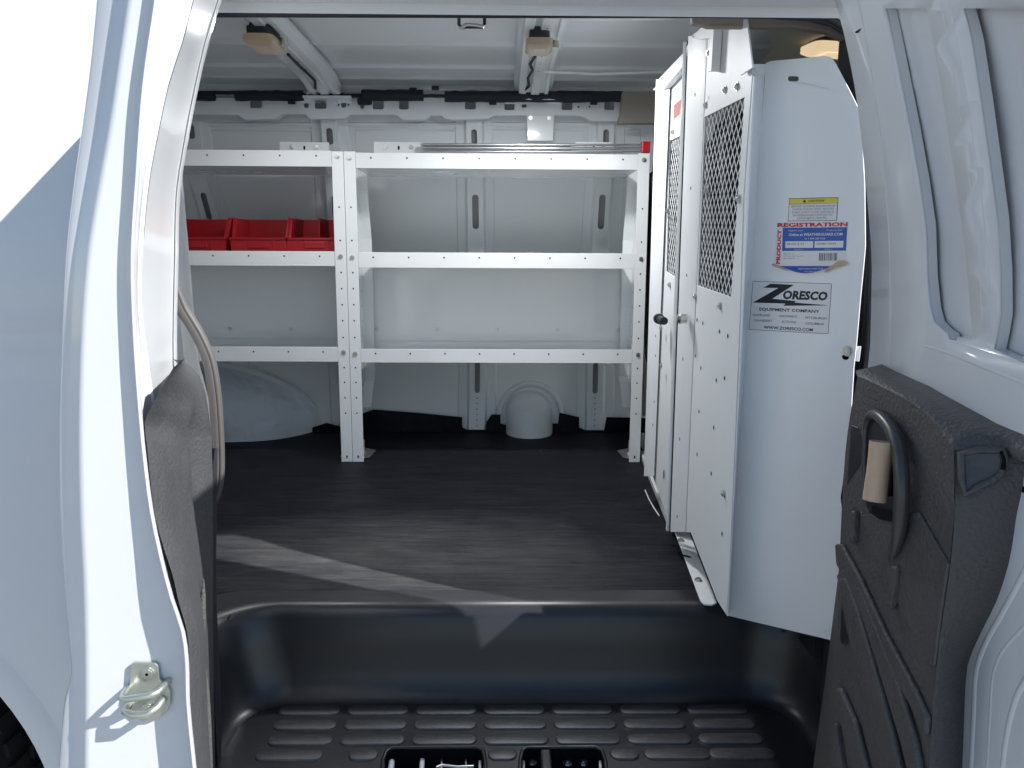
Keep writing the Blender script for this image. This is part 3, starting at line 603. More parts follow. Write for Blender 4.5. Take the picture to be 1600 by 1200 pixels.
# vertical moulded ridge on the trim
for x0, y0, x1, y1, r in ((318, 905, 315, 1030, .004), (322, 1045, 330, 1240, .004)):
    b = MB(); b.tube([at(x0+(x1-x0)*t, y0+(y1-y0)*t, PY(1.10)) for t in np.linspace(0, 1, 6)], [r*.3, r, r*1.2, r*1.2, r, r*.3], 8); b.build('moulded_ridge', 'plastic', door_l, smooth=60)

# ------------------------------------------------------------------ front side door (right), inner face
YD = 1.18
fk = sorted([(p.z, p.x) for p in ats([(1322, 0), (1335, 50), (1345, 100), (1354, 150), (1365, 250), (1372, 330), (1377, 400), (1376, 480), (1373, 560)], PY(YD))])
fk = [(-1.0, .545), (-.7, .562), (-.45, .572), (-.3, .576)]+fk+[(.44, fk[-1][1]-.03)]
def f(z): return crom(fk, [z])[0]
def fd(u, z, off=0): return (f(z)+off, u, z)
def yz(pts, off=0):
    out = []
    for x, y in pts:
        p = on_curve(x, y, f, off); out.append((p.y, p.z))
    return out
cut1 = yz([(1372, -60), (1386, 20), (1395, 60), (1410, 130), (1424, 200), (1438, 280), (1448, 350), (1451, 430), (1456, 480), (1462, 502), (1476, 516), (1484, 521), (1486, 530), (1498, 533), (1500, 526), (1522, 531), (1526, 524), (1534, 512), (1538, 500), (1538, 420), (1532, 330), (1522, 240), (1510, 160), (1494, 70), (1478, 0), (1466, -60)])
cut1 = [(1, 1)] and yz([(1386, 12), (1396, 60), (1410, 130), (1424, 200), (1438, 280), (1448, 350), (1451, 430), (1456, 480), (1462, 502), (1476, 516), (1484, 521), (1486, 530), (1498, 533), (1500, 526), (1522, 531), (1524, 520), (1520, 490), (1512, 400), (1502, 320), (1490, 240), (1478, 160), (1462, 70), (1452, 12)])
cut2 = yz([(1508, 12), (1520, 60), (1534, 150), (1548, 250), (1560, 340), (1565, 420), (1566, 490), (1561, 520), (1556, 545), (1600, 566), (1680, 590), (1760, 500), (1700, 150), (1640, 12)])
pol = [(1.205, -1.0), (1.205, .43), (.69, .43), (.69, -1.0)]
zs = list(np.linspace(-.95, .41, 36))
door_r = bisected(pol, [cut1, cut2], lambda u, z: fd(u, z), zs, 'front_side_door', 'paint', van, solid=-.003, smooth=35)
bisected([(1.215, -1.02), (1.215, .44), (.66, .44), (.66, -1.02)], [], lambda u, z: fd(u, z, .040), zs, 'outer_skin', 'paint', door_r, solid=-.002, smooth=35)
b = MB(); b.grid([[(f(z), 1.205, z), (f(z)+.01, 1.213, z), (f(z)+.040, 1.215, z)] for z in np.linspace(-1, .43, 30)]); b.build('hinge_edge', 'paint', door_r, smooth=50)
b = MB(); b.grid([[(f(z), .69, z), (f(z)+.03, .68, z), (f(z)+.03, .66, z), (f(z)+.040, .66, z)] for z in np.linspace(-1, .43, 30)]); b.build('latch_edge', 'paint', door_r, smooth=50)
b = MB(); b.grid([[(f(.43)+dx, y, .43+dz) for dx, dz in ((0, 0), (.040, .01))] for y in (.66, 1.21)]); b.build('top_edge', 'paint', door_r, smooth=50)
# rolled lips round the openings and pressed beads
def bead(name, pts, r, parent, off=0, mt='paint'):
    n = len(pts); tt = np.linspace(0, n-1, n*4); X = crom([(k, p[0]) for k, p in enumerate(pts)], tt); Y = crom([(k, p[1]) for k, p in enumerate(pts)], tt)
    b = MB(); b.tube([on_curve(x, y, f, off) for x, y in zip(X, Y)], r, 8); return b.build(name, mt, parent, smooth=60)
for lp in (cut1, cut2):
    b = MB(); n = len(lp); b.grid([[Vector(fd(u, z)) for u, z in lp], [Vector(fd(u, z, .0125)) for u, z in lp]], closed=True); b.build('opening_lip', 'paint', door_r, smooth=50)
bisected([(1.19, -.25), (1.19, .42), (.70, .42), (.70, -.25)], [], lambda u, z: fd(u, z, .017+.006*math.sin((u-.7)*9)), zs, 'recessed_skin', 'paint', door_r, smooth=40)
bead('pressed_bead', [(1342, -20), (1358, 60), (1374, 160), (1386, 260), (1394, 360), (1396, 440), (1396, 520), (1394, 572)], .006, door_r, .002)
bead('pressed_bead', [(1366, -20), (1383, 60), (1402, 150), (1417, 230), (1430, 310), (1441, 390), (1446, 460), (1452, 500)], .004, door_r, .001)
bead('pressed_bead', [(1470, -20), (1484, 50), (1498, 130), (1514, 240), (1527, 340), (1535, 420), (1540, 500)], .0045, door_r, .001)
bead('pressed_bead', [(1484, -20), (1500, 60), (1516, 150), (1532, 260), (1544, 350), (1551, 440), (1555, 520)], .0045, door_r, .001)
bead('pressed_bead', [(1452, 540), (1490, 552), (1540, 572), (1600, 596), (1660, 620)], .007, door_r, .003)
bead('pressed_bead', [(1640, 820), (1600, 905), (1570, 960), (1545, 1005), (1530, 1050), (1526, 1120), (1520, 1240)], .006, door_r, .001)
bead('pressed_bead', [(1640, 940), (1600, 985), (1570, 1020), (1556, 1060), (1552, 1120), (1545, 1240)], .005, door_r, .001)
bead('pressed_bead', [(1650, 1010), (1610, 1060), (1590, 1100), (1575, 1170), (1570, 1240)], .006, door_r, .001)
for x, y in ((1341, 40), (1388, 446)):
    b = MB(); p = on_curve(x, y, f, -.0015); b.disc(p, (-1, 0, 0), .013 if y < 100 else .016, 12, ry=.010); b.build('drain_slot', 'black', door_r)
for y0, y1 in ((762, 815),):
    b = MB(); p = on_curve(1600, 788, f, -.002); b.disc(p, (-1, 0, 0), .02, 16, ry=.02); b.build('drain_hole', 'black', door_r)
b = MB(); b.plate([on_curve(x, y, f, -.002) for x, y in ((1548, 1178), (1575, 1222), (1545, 1240))], (), (.004, 0, 0)); b.build('drain_slot', 'black', door_r)

# dark moulded trim on the lower half of the front side door
TO = -.062
T1 = [(1346, 582), (1378, 569), (1400, 580), (1425, 591), (1452, 603), (1480, 619), (1510, 635), (1540, 651), (1558, 661), (1575, 668), (1600, 678), (1660, 705)]
T2 = [(1340, 588), (1352, 592), (1385, 608), (1412, 622), (1430, 634), (1447, 646), (1462, 662), (1475, 680), (1484, 694), (1490, 703), (1560, 706), (1640, 740)]
b = MB(); A = [on_curve(x, y, f, -.002) for x, y in T1]; B = [on_curve(x, y, f, TO) for x, y in T2[:10]]+[on_curve(T2[10][0], T2[10][1], f, -.02), on_curve(T2[11][0], T2[11][1], f, -.01)]
mid = [a.lerp(c, .5)+Vector((-.006, 0, .006)) for a, c in zip(A, B)]; q1 = [a.lerp(c, .85)+Vector((-.004, 0, .004)) for a, c in zip(A, B)]
b.grid([A, mid, q1, B]); tr = b.build('trim_panel', 'plastic', door_r, smooth=60)
face = [(1340, 588), (1352, 592), (1385, 608), (1412, 622), (1430, 634), (1447, 646), (1462, 662), (1475, 680), (1484, 694), (1490, 704), (1491, 760), (1492, 800), (1483, 900), (1468, 1000), (1458, 1100), (1449, 1240), (1296, 1240), (1303, 1100), (1308, 1010), (1312, 870), (1316, 780), (1328, 650)]
fp = []
for x, y in face:
    p = on_curve(x, y, f, TO); fp.append((p.y, p.z))
bisected(fp, [], lambda u, z: fd(u, z, TO), list(np.linspace(-.9, -.18, 28)), 'trim_face', 'plastic', tr, smooth=60)
lf = sorted([(p.z, p.y) for p in (on_curve(x, y, f, TO) for x, y in ((1296, 1240), (1303, 1100), (1308, 1010), (1312, 870), (1316, 780), (1328, 650), (1340, 588)))])
b = MB(); b.grid([[(f(z)+TO, crom(lf, [z])[0], z), (f(z)+TO*.6, crom(lf, [z])[0]+.010, z), (f(z)-.004, max(1.214, crom(lf, [z])[0]+.012), z), (f(z)+.045, max(1.220, crom(lf, [z])[0]+.02), z)] for z in np.linspace(-1.0, -.185, 24)]); b.build('trim_side', 'plastic', tr, smooth=50)
# end of the trim, facing the camera
er = list(range(700, 1241, 20))
E1 = crom([(700, 1488), (760, 1492), (800, 1492), (900, 1483), (1000, 1468), (1100, 1458), (1240, 1449)], er)
E2 = crom([(700, 1606), (760, 1600), (800, 1591), (870, 1580), (900, 1572), (940, 1558), (980, 1538), (1030, 1515), (1060, 1510), (1100, 1508), (1240, 1503)], er)
b = MB(); b.grid([[on_curve(E1[i], er[i], f, TO), on_curve(E1[i]+3, er[i], f, TO+.004)+Vector((0, -.004, 0)), on_curve(E1[i]+(E2[i]-E1[i])*.4, er[i], f, TO*.6)+Vector((0, -.006, 0)), on_curve(E1[i]+(E2[i]-E1[i])*.8, er[i], f, TO*.2)+Vector((0, -.003, 0)), on_curve(E2[i], er[i], f, -.002)] for i in range(len(er))])
b.build('trim_end', 'plastic', tr, smooth=60)
def mix_surf(x, y, k, dy=0):   # point on the end face
    i = min(max((y-700)/20, 0), len(er)-1.001); j = int(i); a = E1[j]+(E1[j+1]-E1[j])*(i-j); c = E2[j]+(E2[j+1]-E2[j])*(i-j)
    t = (x-a)/(c-a); return on_curve(x, y, f, TO*(1-min(max(t, 0), 1)))+Vector((0, -.008-dy, 0))
pk = [(1493, 706), (1520, 700), (1548, 696), (1558, 700), (1562, 716), (1556, 736), (1540, 748), (1520, 756), (1500, 768), (1495, 745)]
b = MB(); b.plate([mix_surf(x, max(y, 700), 0, .001) for x, y in pk], (), (0, .006, 0)); b.build('trim_pocket', mat('smooth_pocket_plastic', (.062, .062, .066), .45, bump=(140, .5, .002)), tr)
b = MB(); b.tube([mix_surf(x, max(y, 700), 0, .002) for x, y in pk], .0042, 8, closed=True); b.build('pocket_rim', 'plastic', tr, smooth=60)
# dark line where the pocket meets the corner
b = MB(); b.tube([mix_surf(x, y, 0, .004) for x, y in ((1555, 700), (1559, 715), (1556, 730))], .003, 6); b.build('pocket_slot', 'black', tr)
# moulded diagonal ridges
def fridge(pts, r, off=TO, name='moulded_ridge', mt='plastic'):
    n = len(pts); tt = np.linspace(0, n-1, n*5); X = crom([(k, p[0]) for k, p in enumerate(pts)], tt); Y = crom([(k, p[1]) for k, p in enumerate(pts)], tt)
    b = MB(); b.tube([on_curve(x, y, f, off) for x, y in zip(X, Y)], r, 8); return b.build(name, mt, tr, smooth=60)
def band(pts, h=.007, bev=.005, mt='plastic', name='moulded_band'):
    b = MB(); P = [on_curve(x, y, f, TO+.0005) for x, y in pts]; b.plate(P, (), (-h, 0, 0)); return b.build(name, mt, tr, bevel=bev, seg=3)
band([(1318, 905), (1330, 900), (1352, 960), (1378, 1050), (1406, 1150), (1426, 1240), (1395, 1240), (1376, 1150), (1352, 1060), (1332, 985)], .010, .007)
band([(1342, 915), (1352, 915), (1380, 985), (1412, 1065), (1438, 1150), (1455, 1240), (1436, 1240), (1416, 1160), (1390, 1075), (1362, 985)], .009, .006)
band([(1311, 850), (1322, 850), (1352, 905), (1392, 990), (1440, 1080), (1458, 1120), (1455, 1150), (1420, 1085), (1378, 1010), (1335, 925), (1313, 880)], .008, .005)
band([(1312, 1075), (1322, 1075), (1346, 1130), (1374, 1240), (1350, 1240), (1330, 1160)], .010, .007)
band([(1308, 1130), (1314, 1130), (1332, 1240), (1318, 1240)], .008, .004)
band([(1348, 805), (1400, 800), (1440, 800), (1486, 880), (1474, 960), (1464, 1040), (1455, 1040), (1415, 960), (1372, 870)], .004, .003)
band([(1338, 798), (1345, 798), (1343, 846), (1336, 850)], .010, .004)
band([(1402, 884), (1413, 884), (1404, 950), (1394, 950)], .010, .004)
band([(1331, 664), (1342, 668), (1350, 690), (1346, 725), (1332, 745), (1325, 756)], .0015, .001, 'tub')
band([(1320, 915), (1332, 925), (1345, 965), (1343, 985), (1322, 1008), (1316, 1000)], .0045, .002, 'tub')
fridge([(1346, 800), (1380, 870), (1418, 950), (1456, 1040)], .0022)
# pull handle, recess and lever
b = MB(); rc = [(1352, 668), (1358, 654), (1372, 658), (1388, 675), (1398, 700), (1402, 740), (1400, 800), (1396, 822), (1380, 818), (1360, 806), (1353, 780), (1351, 720)]
b.plate([on_curve(x, y, f, TO-.002) for x, y in rc], (), (.0015, 0, 0)); b.build('handle_recess', 'tub', tr)
hp = [(1353, 792), (1351, 740), (1352, 690), (1354, 662), (1362, 648), (1376, 652), (1392, 670), (1403, 695), (1408, 730), (1409, 775), (1406, 820), (1400, 852), (1394, 876)]
ho = [0, -.002, -.003, -.004, -.006, -.010, -.013, -.016, -.018, -.017, -.014, -.008, 0]
hr = [.003, .0035, .004, .0045, .0065, .008, .009, .0095, .0095, .0095, .009, .008, .005]
n = len(hp); tt = np.linspace(0, n-1, n*5); X = crom([(k, p[0]) for k, p in enumerate(hp)], tt); Y = crom([(k, p[1]) for k, p in enumerate(hp)], tt); O = crom(list(enumerate(ho)), tt); RR = crom(list(enumerate(hr)), tt)
b = MB(); b.tube([on_curve(x, y, f, TO+o) for x, y, o in zip(X, Y, O)], RR, 12); b.build('pull_handle', mat('smooth_handle_plastic', (.046, .044, .043), .34, rvar=.05), tr, smooth=60)
b = MB(); b.plate([on_curve(x, y, f, TO-.006) for x, y in ((1362, 790), (1395, 800), (1394, 815), (1375, 812), (1362, 803))], (), (.003, 0, 0)); b.build('lever_base', 'black', tr)
b = MB(); b.plate([on_curve(x, y, f, TO-.012) for x, y in ((1386, 720), (1394, 728), (1394, 750), (1391, 775), (1386, 776))], (), (.006, 0, 0)); b.build('door_lever', 'black', tr, bevel=.001)

# ------------------------------------------------------------------ the cab beyond the partition
b = MB(); b.grid([[(x, y, z) for x in (x0, .95, 1.5)] for x0, y, z in ((.475, 1.50, .44), (.475, 1.56, .55), (.50, 1.75, .60), (.62, 2.0, .61), (.80, 2.4, .61), (.85, 3.0, .58), (.85, 3.25, .46))]); b.build('headliner', 'headliner', van, smooth=60)
b = MB(); b.grid([[(x, ext(z)+.02, z) for x in (.66, .68, .70, .72)] for z in np.linspace(-1.0, .62, 14)]); b.build('cab_pillar', 'paint', van, smooth=60)
fwin = [(.80, -.10), (.80, .40), (1.35, .40), (1.65, .05), (1.65, -.10)]
bisected([(.70, -1.05), (.70, .62), (1.40, .62), (1.80, .10), (1.80, -1.05)], [fwin], lambda u, z: (u, ext(z), z), list(np.linspace(-.9, .5, 12)), 'cab_door', 'paint', van, solid=-.02, smooth=40)
b = MB(); b.plate([(u, ext(z)+.01, z) for u, z in fwin], (), (0, .004, 0)); b.build('cab_window', 'glass', van)
b = MB(); b.box((.62, 3.32, -1.0), (1.9, 3.36, -.10)); b.build('far_cab_door', 'beige', van)
b = MB(); b.plate([(1.80, 1.42, .0), (1.80, 3.36, .0), (1.40, 3.25, .60), (1.40, 1.50, .60)], (), (.005, 0, .004)); b.build('windshield', 'glass', van)
b = MB(); b.box((1.62, 1.45, -.80), (1.80, 3.34, -.05)); b.build('dashboard', 'darkseal', van, bevel=.03)
b = MB(); b.box((1.80, 1.42, -1.1), (2.75, 3.36, -.12)); b.build('bonnet', 'paint', van, bevel=.08, seg=4)
b = MB(); b.grid([[(1.335, ext(z)+.03+d, z) for d in (0, .05)] for z in (-.1, .5)]); b.build('window_post', 'darkseal', van)
b = MB(); b.plate([at(x, y, PX(.72)) for x, y in ((1318, 142), (1380, 108), (1380, 640), (1340, 640), (1325, 560), (1322, 260), (1312, 190))], (), (.02, 0, 0)); b.build('seat_belt_pillar', 'darkseal', van, bevel=.006)
dome(1302, 79, .585, .10, .17, R(12), 'lens_lit')
def seat(y0, y1):
    t = thing('cab_seat', '', 'seat', (.95, (y0+y1)/2, -.80))
    b = MB(); b.box((.72, y0, -.42), (1.28, y1, -.22)); b.build('seat_cushion', 'fabric', t, bevel=.05, seg=4)
    b = MB(); b.add([(x+sx, y, z) for x, z in ((.58, -.45), (.52, .31)) for sx in (0, .14) for y in (y0, y1)], [(0, 1, 3, 2), (4, 6, 7, 5), (0, 2, 6, 4), (1, 5, 7, 3), (0, 4, 5, 1), (2, 3, 7, 6)]); b.build('seat_back', 'fabric', t, bevel=.05, seg=4)
    b = MB(); b.box((.54, (y0+y1)/2-.15, .20), (.64, (y0+y1)/2+.15, .345)); b.build('headrest', 'fabric', t, bevel=.03, seg=4)
    b = MB(); b.box((.75, y0+.05, -.80), (1.2, y1-.05, -.42)); b.build('seat_base', 'black', t)
    return t
seat(1.58, 2.28)['label'] = 'black passenger seat behind the near mesh panel of the partition'
seat(2.36, 3.12)['label'] = 'black driver seat behind the far small mesh panel of the partition'
lab(van, 'white cargo van seen through its open side doors with empty interior')

# ================================================================== FLOOR MAT
mt = thing('floor_mat', 'black ribbed rubber mat covering the cargo floor, dusty near the step and paled there to brighten the sun streak', 'floor mat', (-.3, 2.3, FL))
cutU = [(x, y) for x, y, z in upath(-.64, .69, 1.588, .15, 0)]
outl = [(-2.38, 1.44), (-2.38, 3.30), (.60, 3.30), (.60, 1.62)]
pts = [(-2.38, 3.31), (.56, 3.31), (.56, 1.60), (.69, 1.44)]+[(x, y) for x, y in cutU[::-1] if y > 1.42]+[(-.64, 1.44), (-2.38, 1.44)]
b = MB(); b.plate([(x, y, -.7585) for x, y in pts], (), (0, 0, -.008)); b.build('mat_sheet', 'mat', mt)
up_ = [(488, 668), (510, 661), (532, 667), (556, 650), (583, 640), (650, 645), (722, 652), (722, 668), (731, 672), (759, 672), (760, 660), (768, 648), (782, 648), (782, 662), (789, 664), (872, 662), (874, 645), (905, 652), (905, 668), (916, 673), (944, 673), (948, 652), (1000, 653), (1040, 656), (1040, 700), (488, 700)]
def upp(x, y): 
    p = at(x, y, PY(3.262)); p.z = max(p.z, FL); return p
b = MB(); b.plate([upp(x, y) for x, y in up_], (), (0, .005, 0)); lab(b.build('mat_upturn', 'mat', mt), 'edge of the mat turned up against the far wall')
b = MB()
for seg in (((336, 955), (366, 954)), ((366, 954), (372, 940), (378, 931)), ((366, 954), (356, 966))): b.tube([at(x, y, PZ(-.7583)) for x, y in seg], .0011, 5)
b.build('knife_cut', 'black', mt)
# pale tube standing in for a sun streak on the mat
zt = MB(); zt.tube([at(x, y, PZ(-.756)) for x, y in ((1008, 766), (1014, 780), (1022, 794), (1030, 806))], .0022, 6)
tag(zt.build('sun_streak_strip', 'powder', None, smooth=60), 'thin pale strip standing in for a streak of sun on the mat beside the partition', 'strip')

# ================================================================== SHELVING
SYF = 2.777; SYR = 3.10
def zf(py): return at(770, py, PY(SYF)).z
def xf(px, py): return at(px, py, PY(SYF)).x
XL, XR = xf(547.5, 600)+.0006, xf(1004, 600)
XR = xf(1005.5, 545)
ZT = at(770, 238, PY(SYF)).z; PWD = .0405
def shelf_unit(x0, x1, label, shelves, left):
    t = thing('shelf_unit', label, 'shelving', ((x0+x1)/2, SYF, FL), 'white steel shelving units')
    # end frames: front post, side sheet with cut lower front, rear leg
    for k, (xa, s) in enumerate(((x0, 1), (x1, -1))):
        up_ = MB(); up_.box((min(xa, xa+s*PWD), SYF, FL), (max(xa, xa+s*PWD), SYF+.0022, ZT)); xin = xa+s*.0025
        prof = [(SYF+.001, FL), (SYF+.045, FL), (SYF+.05, -.50), (SYF+.09, -.42), (SYR-.10, -.42), (SYR-.13, -.52), (SYR-.125, FL), (SYR-.09, FL), (SYR-.09, -.56), (SYR-.02, -.47), (SYR, -.45), (SYR, ZT), (SYF+.001, ZT)]
        prof = [(SYF+.001, FL), (SYF+.045, FL), (SYF+.05, -.50), (SYR-.145, -.50), (SYR-.14, FL), (SYR-.115, FL), (SYR-.11, -.60), (SYR-.02, -.52), (SYR, -.50), (SYR, ZT), (SYF+.001, ZT)]
        prof = [(SYF+.001, FL), (SYF+.17, FL), (SYF+.172, -.585), (SYF+.255, -.50), (SYF+.285, -.48), (SYF+.285, .06), (SYF+.22, .24), (SYF+.20, ZT), (SYF+.001, ZT)]
        up_.plate([(xin, y, z) for y, z in prof], (), (s*.0018, 0, 0))
        # rear return flange of the end panel
        up_.grid([[(xin+s*.001, y, z), (xin+s*.040, y, z)] for y, z in prof[2:8]])
        u = up_.build('upright', 'powder', t, bevel=.0008)
        # punched holes: front face and inner face
        h = MB(); zrow = [z for z in ([zf(p) for p in (325, 377, 427, 452, 477, 502, 528, 575, 598, 622, 646)])]
        for z in zrow: h.disc((xa+s*.020, SYF-.0006, z), (0, -1, 0), .0030, 8)
        h.disc((xa+s*.020, SYF-.0006, zf(714)), (0, -1, 0), .0030, 8, ry=.0065)
        for z in zrow+[zf(p) for p in (290, 300, 345, 410, 660, 680)]: h.disc((xin+s*.0025, SYF+.16, z), (s, 0, 0), .0035, 8); 
        for z in zrow[3:8]: h.disc((xin+s*.0025, SYF+.245, z-.02), (s, 0, 0), .0035, 8)
        h.build('punched_hole', 'black', u)
        fp_ = MB(); fp_.plate([(xa+s*.003, SYF+.01, FL+.004), (xa+s*.055, SYF+.05, FL+.004), (xa+s*.062, SYF+.15, FL+.004), (xa+s*.003, SYF+.19, FL+.004)], (), (0, 0, .004))
        fo = fp_.build('foot_plate', 'zinc', t, bevel=.001)
        b2 = MB(); p = Vector((xa+s*.025, SYF+.09, FL+.008))
        b2.tube([p, p+Vector((0, 0, .055))], .004, 8); b2.disc(p, (0, 0, 1), .011, 6, h=.009); b2.disc(p+Vector((0, 0, .018)), (0, 0, 1), .010, 12, h=.003)
        for kk in range(9): b2.disc(p+Vector((0, 0, .024+kk*.0035)), (0, 0, 1), .0048, 8, h=.0012)
        b2.build('anchor_bolt', 'zinc', fo)
    for (zt_, zb_), nd in shelves:
        z1 = zf(zt_); z0 = zf(zb_); b = MB(); xa, xb = x0+PWD+.0008, x1-PWD-.0008; th = .0015
        if zt_ < 300: xa, xb = x0+PWD+.0008, x1-PWD-.0008
        # folded tray: front lip, pan, rear lip
        yp = SYF-.0012
        prof = [(yp, z1), (yp, z0), (SYR-.0165, z0), (SYR-.0165, z1-.005), (SYR-.018, z1-.005), (SYR-.018, z0+.0015), (yp+.0015, z0+.0015), (yp+.0015, z1-.002), (yp+.010, z1-.002), (yp+.010, z1)]
        if zt_ > 300: pass
        b.grid([[(x, y, z) for y, z in prof+prof[:1]] for x in (xa, xb)])
        sh = b.build('shelf', 'gloss', t, bevel=.0012)
        h = MB(); n = nd
        for k in range(n):
            x = xa+(k+.42)*(xb-xa)/(n-.16); h.disc((x, yp-.0004, z1-(z1-z0)*.33), (0, -1, 0), .0032, 8)
        h.build('punched_hole', 'black', sh)
        copies(BOLT_Y, 'bolt', [(x0+.020, SYF-.0002, z1-(z1-z0)*.35), (x1-.020, SYF-.0002, z1-(z1-z0)*.35)], t)
    # back sheet of the lower bay
    z1 = zf(419); z0 = zf(545)
    b = MB(); b.box((x0+.006, SYR-.014, z0-.01), (x1-.006, SYR-.012, z1+.03)); bp = b.build('back_panel', 'gloss', t)
    n = 5; copies(BOLT_Y, 'bolt', [(x0+.05+(x1-x0-.10)*k/(n-1), SYR-.0142, zf(545)+.040) for k in range(n)], t)
    return t
x_seam = XL
R_U = shelf_unit(XL, XR, 'empty white steel shelving unit nearest the partition, three shelves', [((240, 264), 8), ((395, 419), 8), ((546, 567), 8)], False)
L_U = shelf_unit(XL-.0014-1.067, XL-.0014, 'white steel shelving unit holding red bins, partly hidden by the left door', [((237, 262), 8), ((394, 417), 8), ((543, 566), 8)], True)
# brackets with bolts lying above the top shelf
def topplate(px0, px1, y, parent, mt='powder'):
    b = MB(); b.plate(ats([(px0, 221.5), (px1, 222.5), (px1, 240), (px0, 240)], PY(y)), (), (0, .004, 0)); o = b.build('mounting_bracket', mt, parent, bevel=.001)
    cx = (px0+px1)/2; hw = (px1-px0)/2
    copies(BOLT_Y, 'bolt', ats([(cx-hw*.62+4, 230), (cx+hw*.5, 230)], PY(y-.0002)), o)
    h = MB(); h.disc(at(cx, 231, PY(y-.0006)), (0, -1, 0), .004, 8, ry=.008); h.build('punched_hole', 'black', o)
topplate(437, 514, 2.95, L_U); topplate(584, 662, 2.95, R_U); topplate(899, 957, 2.93, R_U)
b = MB(); p = at(737, 229, PY(2.97)); b.disc(p, (0, -1, 0), .008, 12, h=.01); p = at(843, 230, PY(2.93)); b.disc(p, (0, -1, 0), .009, 6, h=.01); b.build('bolt', 'zinc', R_U)
# aluminium bars with red end cap lying on the top shelf
al = thing('aluminium_bar_bundle', 'long aluminium bars with a red end cap lying on top of the right shelving unit', 'metal bars', at(840, 236, PY(2.9)))
for (y0, x0, x1) in ((225.5, 660, 1006), (231, 660, 1006), (236.5, 660, 1006)):
    b = MB(); a = at(x0, y0, PY(2.90)); c = at(x1, y0+1.2, PY(2.90)); b.tube([a, c], .0042 if y0 != 231 else .0055, 10); b.build('bar', 'alu', al, smooth=40)
b = MB(); p0 = at(1003.5, 220.5, PY(2.885)); p1 = at(1016, 238.5, PY(2.885)); b.box((p0.x, 2.885, p1.z), (p1.x, 2.925, p0.z)); b.build('end_cap', 'redcap', al, bevel=.003)
b = MB(); a = at(657, 223.5, PY(2.915)); c = at(892, 238, PY(2.915)); b.box((a.x, 2.915, c.z), (c.x, 2.918, a.z)); b.build('flat_bar', 'alu', al)
# red bins
def make_bin():
    w2, d, h, t = .107, .22, .168, .003; b = MB()
    side = [(0, 0), (0, .094), (.018, .096), (.062, h), (d, h), (d, 0)]
    for s in (-1, 1):
        b.plate([(s*w2*(.90+.10*z/h), y, z-E) for y, z in side], (), (-s*t, 0, 0))
    b.plate([(-w2*.9, 0, -E), (w2*.9, 0, -E), (w2*.95, 0, .094-E), (-w2*.95, 0, .094-E)], (), (0, t, 0))
    b.plate([(-w2*.9, d, -E), (w2*.9, d, -E), (w2, d, h-E), (-w2, d, h-E)], (), (0, -t, 0))
    b.plate([(-w2*.9, 0, -E), (w2*.9, 0, -E), (w2*.9, d, -E), (-w2*.9, d, -E)], (), (0, 0, t))
    for s in (-1, 1): b.plate([(s*w2*(.95+.05*(z-.09)/h)+(-s*.013 if k else 0), y, z-E) for k, (y, z) in ((0, (.018, .096)), (0, (.062, h)), (1, (.062, h)), (1, (.018, .096)))], (), (0, .002, .001))
    b.box((-w2*.965, -.004, .089-E), (w2*.965, .003, .096-E)); b.box((-w2, d-.003, h-.006-E), (w2, d+.004, h-E))
    for s in (-1, 1): b.box((s*w2-(.004 if s > 0 else .001), .062, h-.007-E), (s*w2+(.001 if s > 0 else .004), d, h-E))
    for xx in (-.05, .05): b.box((xx-.0015, -.0025, .03-E), (xx+.0015, 0, .088-E))
    o = b.build('p', 'red', None, bevel=.0012, fix=True); me = o.data; bpy.data.objects.remove(o)
    lb = MB(); lb.box((-.035, -.004, .060-E), (.035, -.0003, .082-E)); o = lb.build('p', 'red', None); lm = o.data; bpy.data.objects.remove(o)
    return me, lm
BIN, SLOTM = make_bin()
zsh = zf(417)+.002
for pxc, lb_ in ((309, 'red plastic bin on the left shelf, cut off by the door pillar'), (405, 'red plastic bin in the middle of the three on the left shelf'), (492, 'red plastic bin nearest the shelf post, with a divider inside')):
    p = at(pxc, 390, PY(2.80)); t = thing('storage_bin', lb_, 'bin', (p.x, 2.80, zsh+.001), 'red plastic bins on the shelf')
    for me, nm in ((BIN, 'bin_body'), (SLOTM, 'label_holder')):
        o = bpy.data.objects.new(nm, me); C.objects.link(o); o.parent = t
        md = o.modifiers.new('bevel', 'BEVEL'); md.width = .0012; md.segments = 2; md.limit_method = 'ANGLE'
    if pxc == 492:
        dv = MB(); dv.box((p.x+.0, 2.87, zsh+.004), (p.x+.004, 3.05, zsh+.17)); dv.build('divider', 'red', t)

# ================================================================== PARTITION
XP = .452
pt = thing('partition', 'white steel partition with two mesh windows and a big angled wing panel', 'partition', (XP, 2.0, FL))
def pp(pts, x=XP): return ats(pts, PX(x))
def pplate(name, pts, x, th, holes=(), mt='powder', bevel=.0012, parent=None, label=None):
    mt = 'post' if mt == 'powder' else mt
    b = MB(); b.plate(pp(pts, x), [pp(h, x) for h in holes], (th, 0, 0)); o = b.build(name, mt, parent or pt, bevel=bevel)
    if label: lab(o, label)
    return o
# far (hinged) door panel: y 2.04 .. 2.6
m1 = [(1046, 220), (1064, 212), (1059, 436), (1041, 424)]
pplate('hinged_panel', [(1030, 122), (1066, 84), (1084, 52), (1050, 830), (1020, 745), (1028, 430)], XP+.012, .003, [m1])
m2 = [(1101, 183), (1163, 152), (1142, 464), (1090, 446)]
pplate('fixed_panel', [(1077, 58), (1096, 44), (1120, 35), (1166, 35), (1172, 110), (1178, 120), (1136, 963), (1120, 938), (1079, 832), (1054, 832)], XP, .003, [m2])
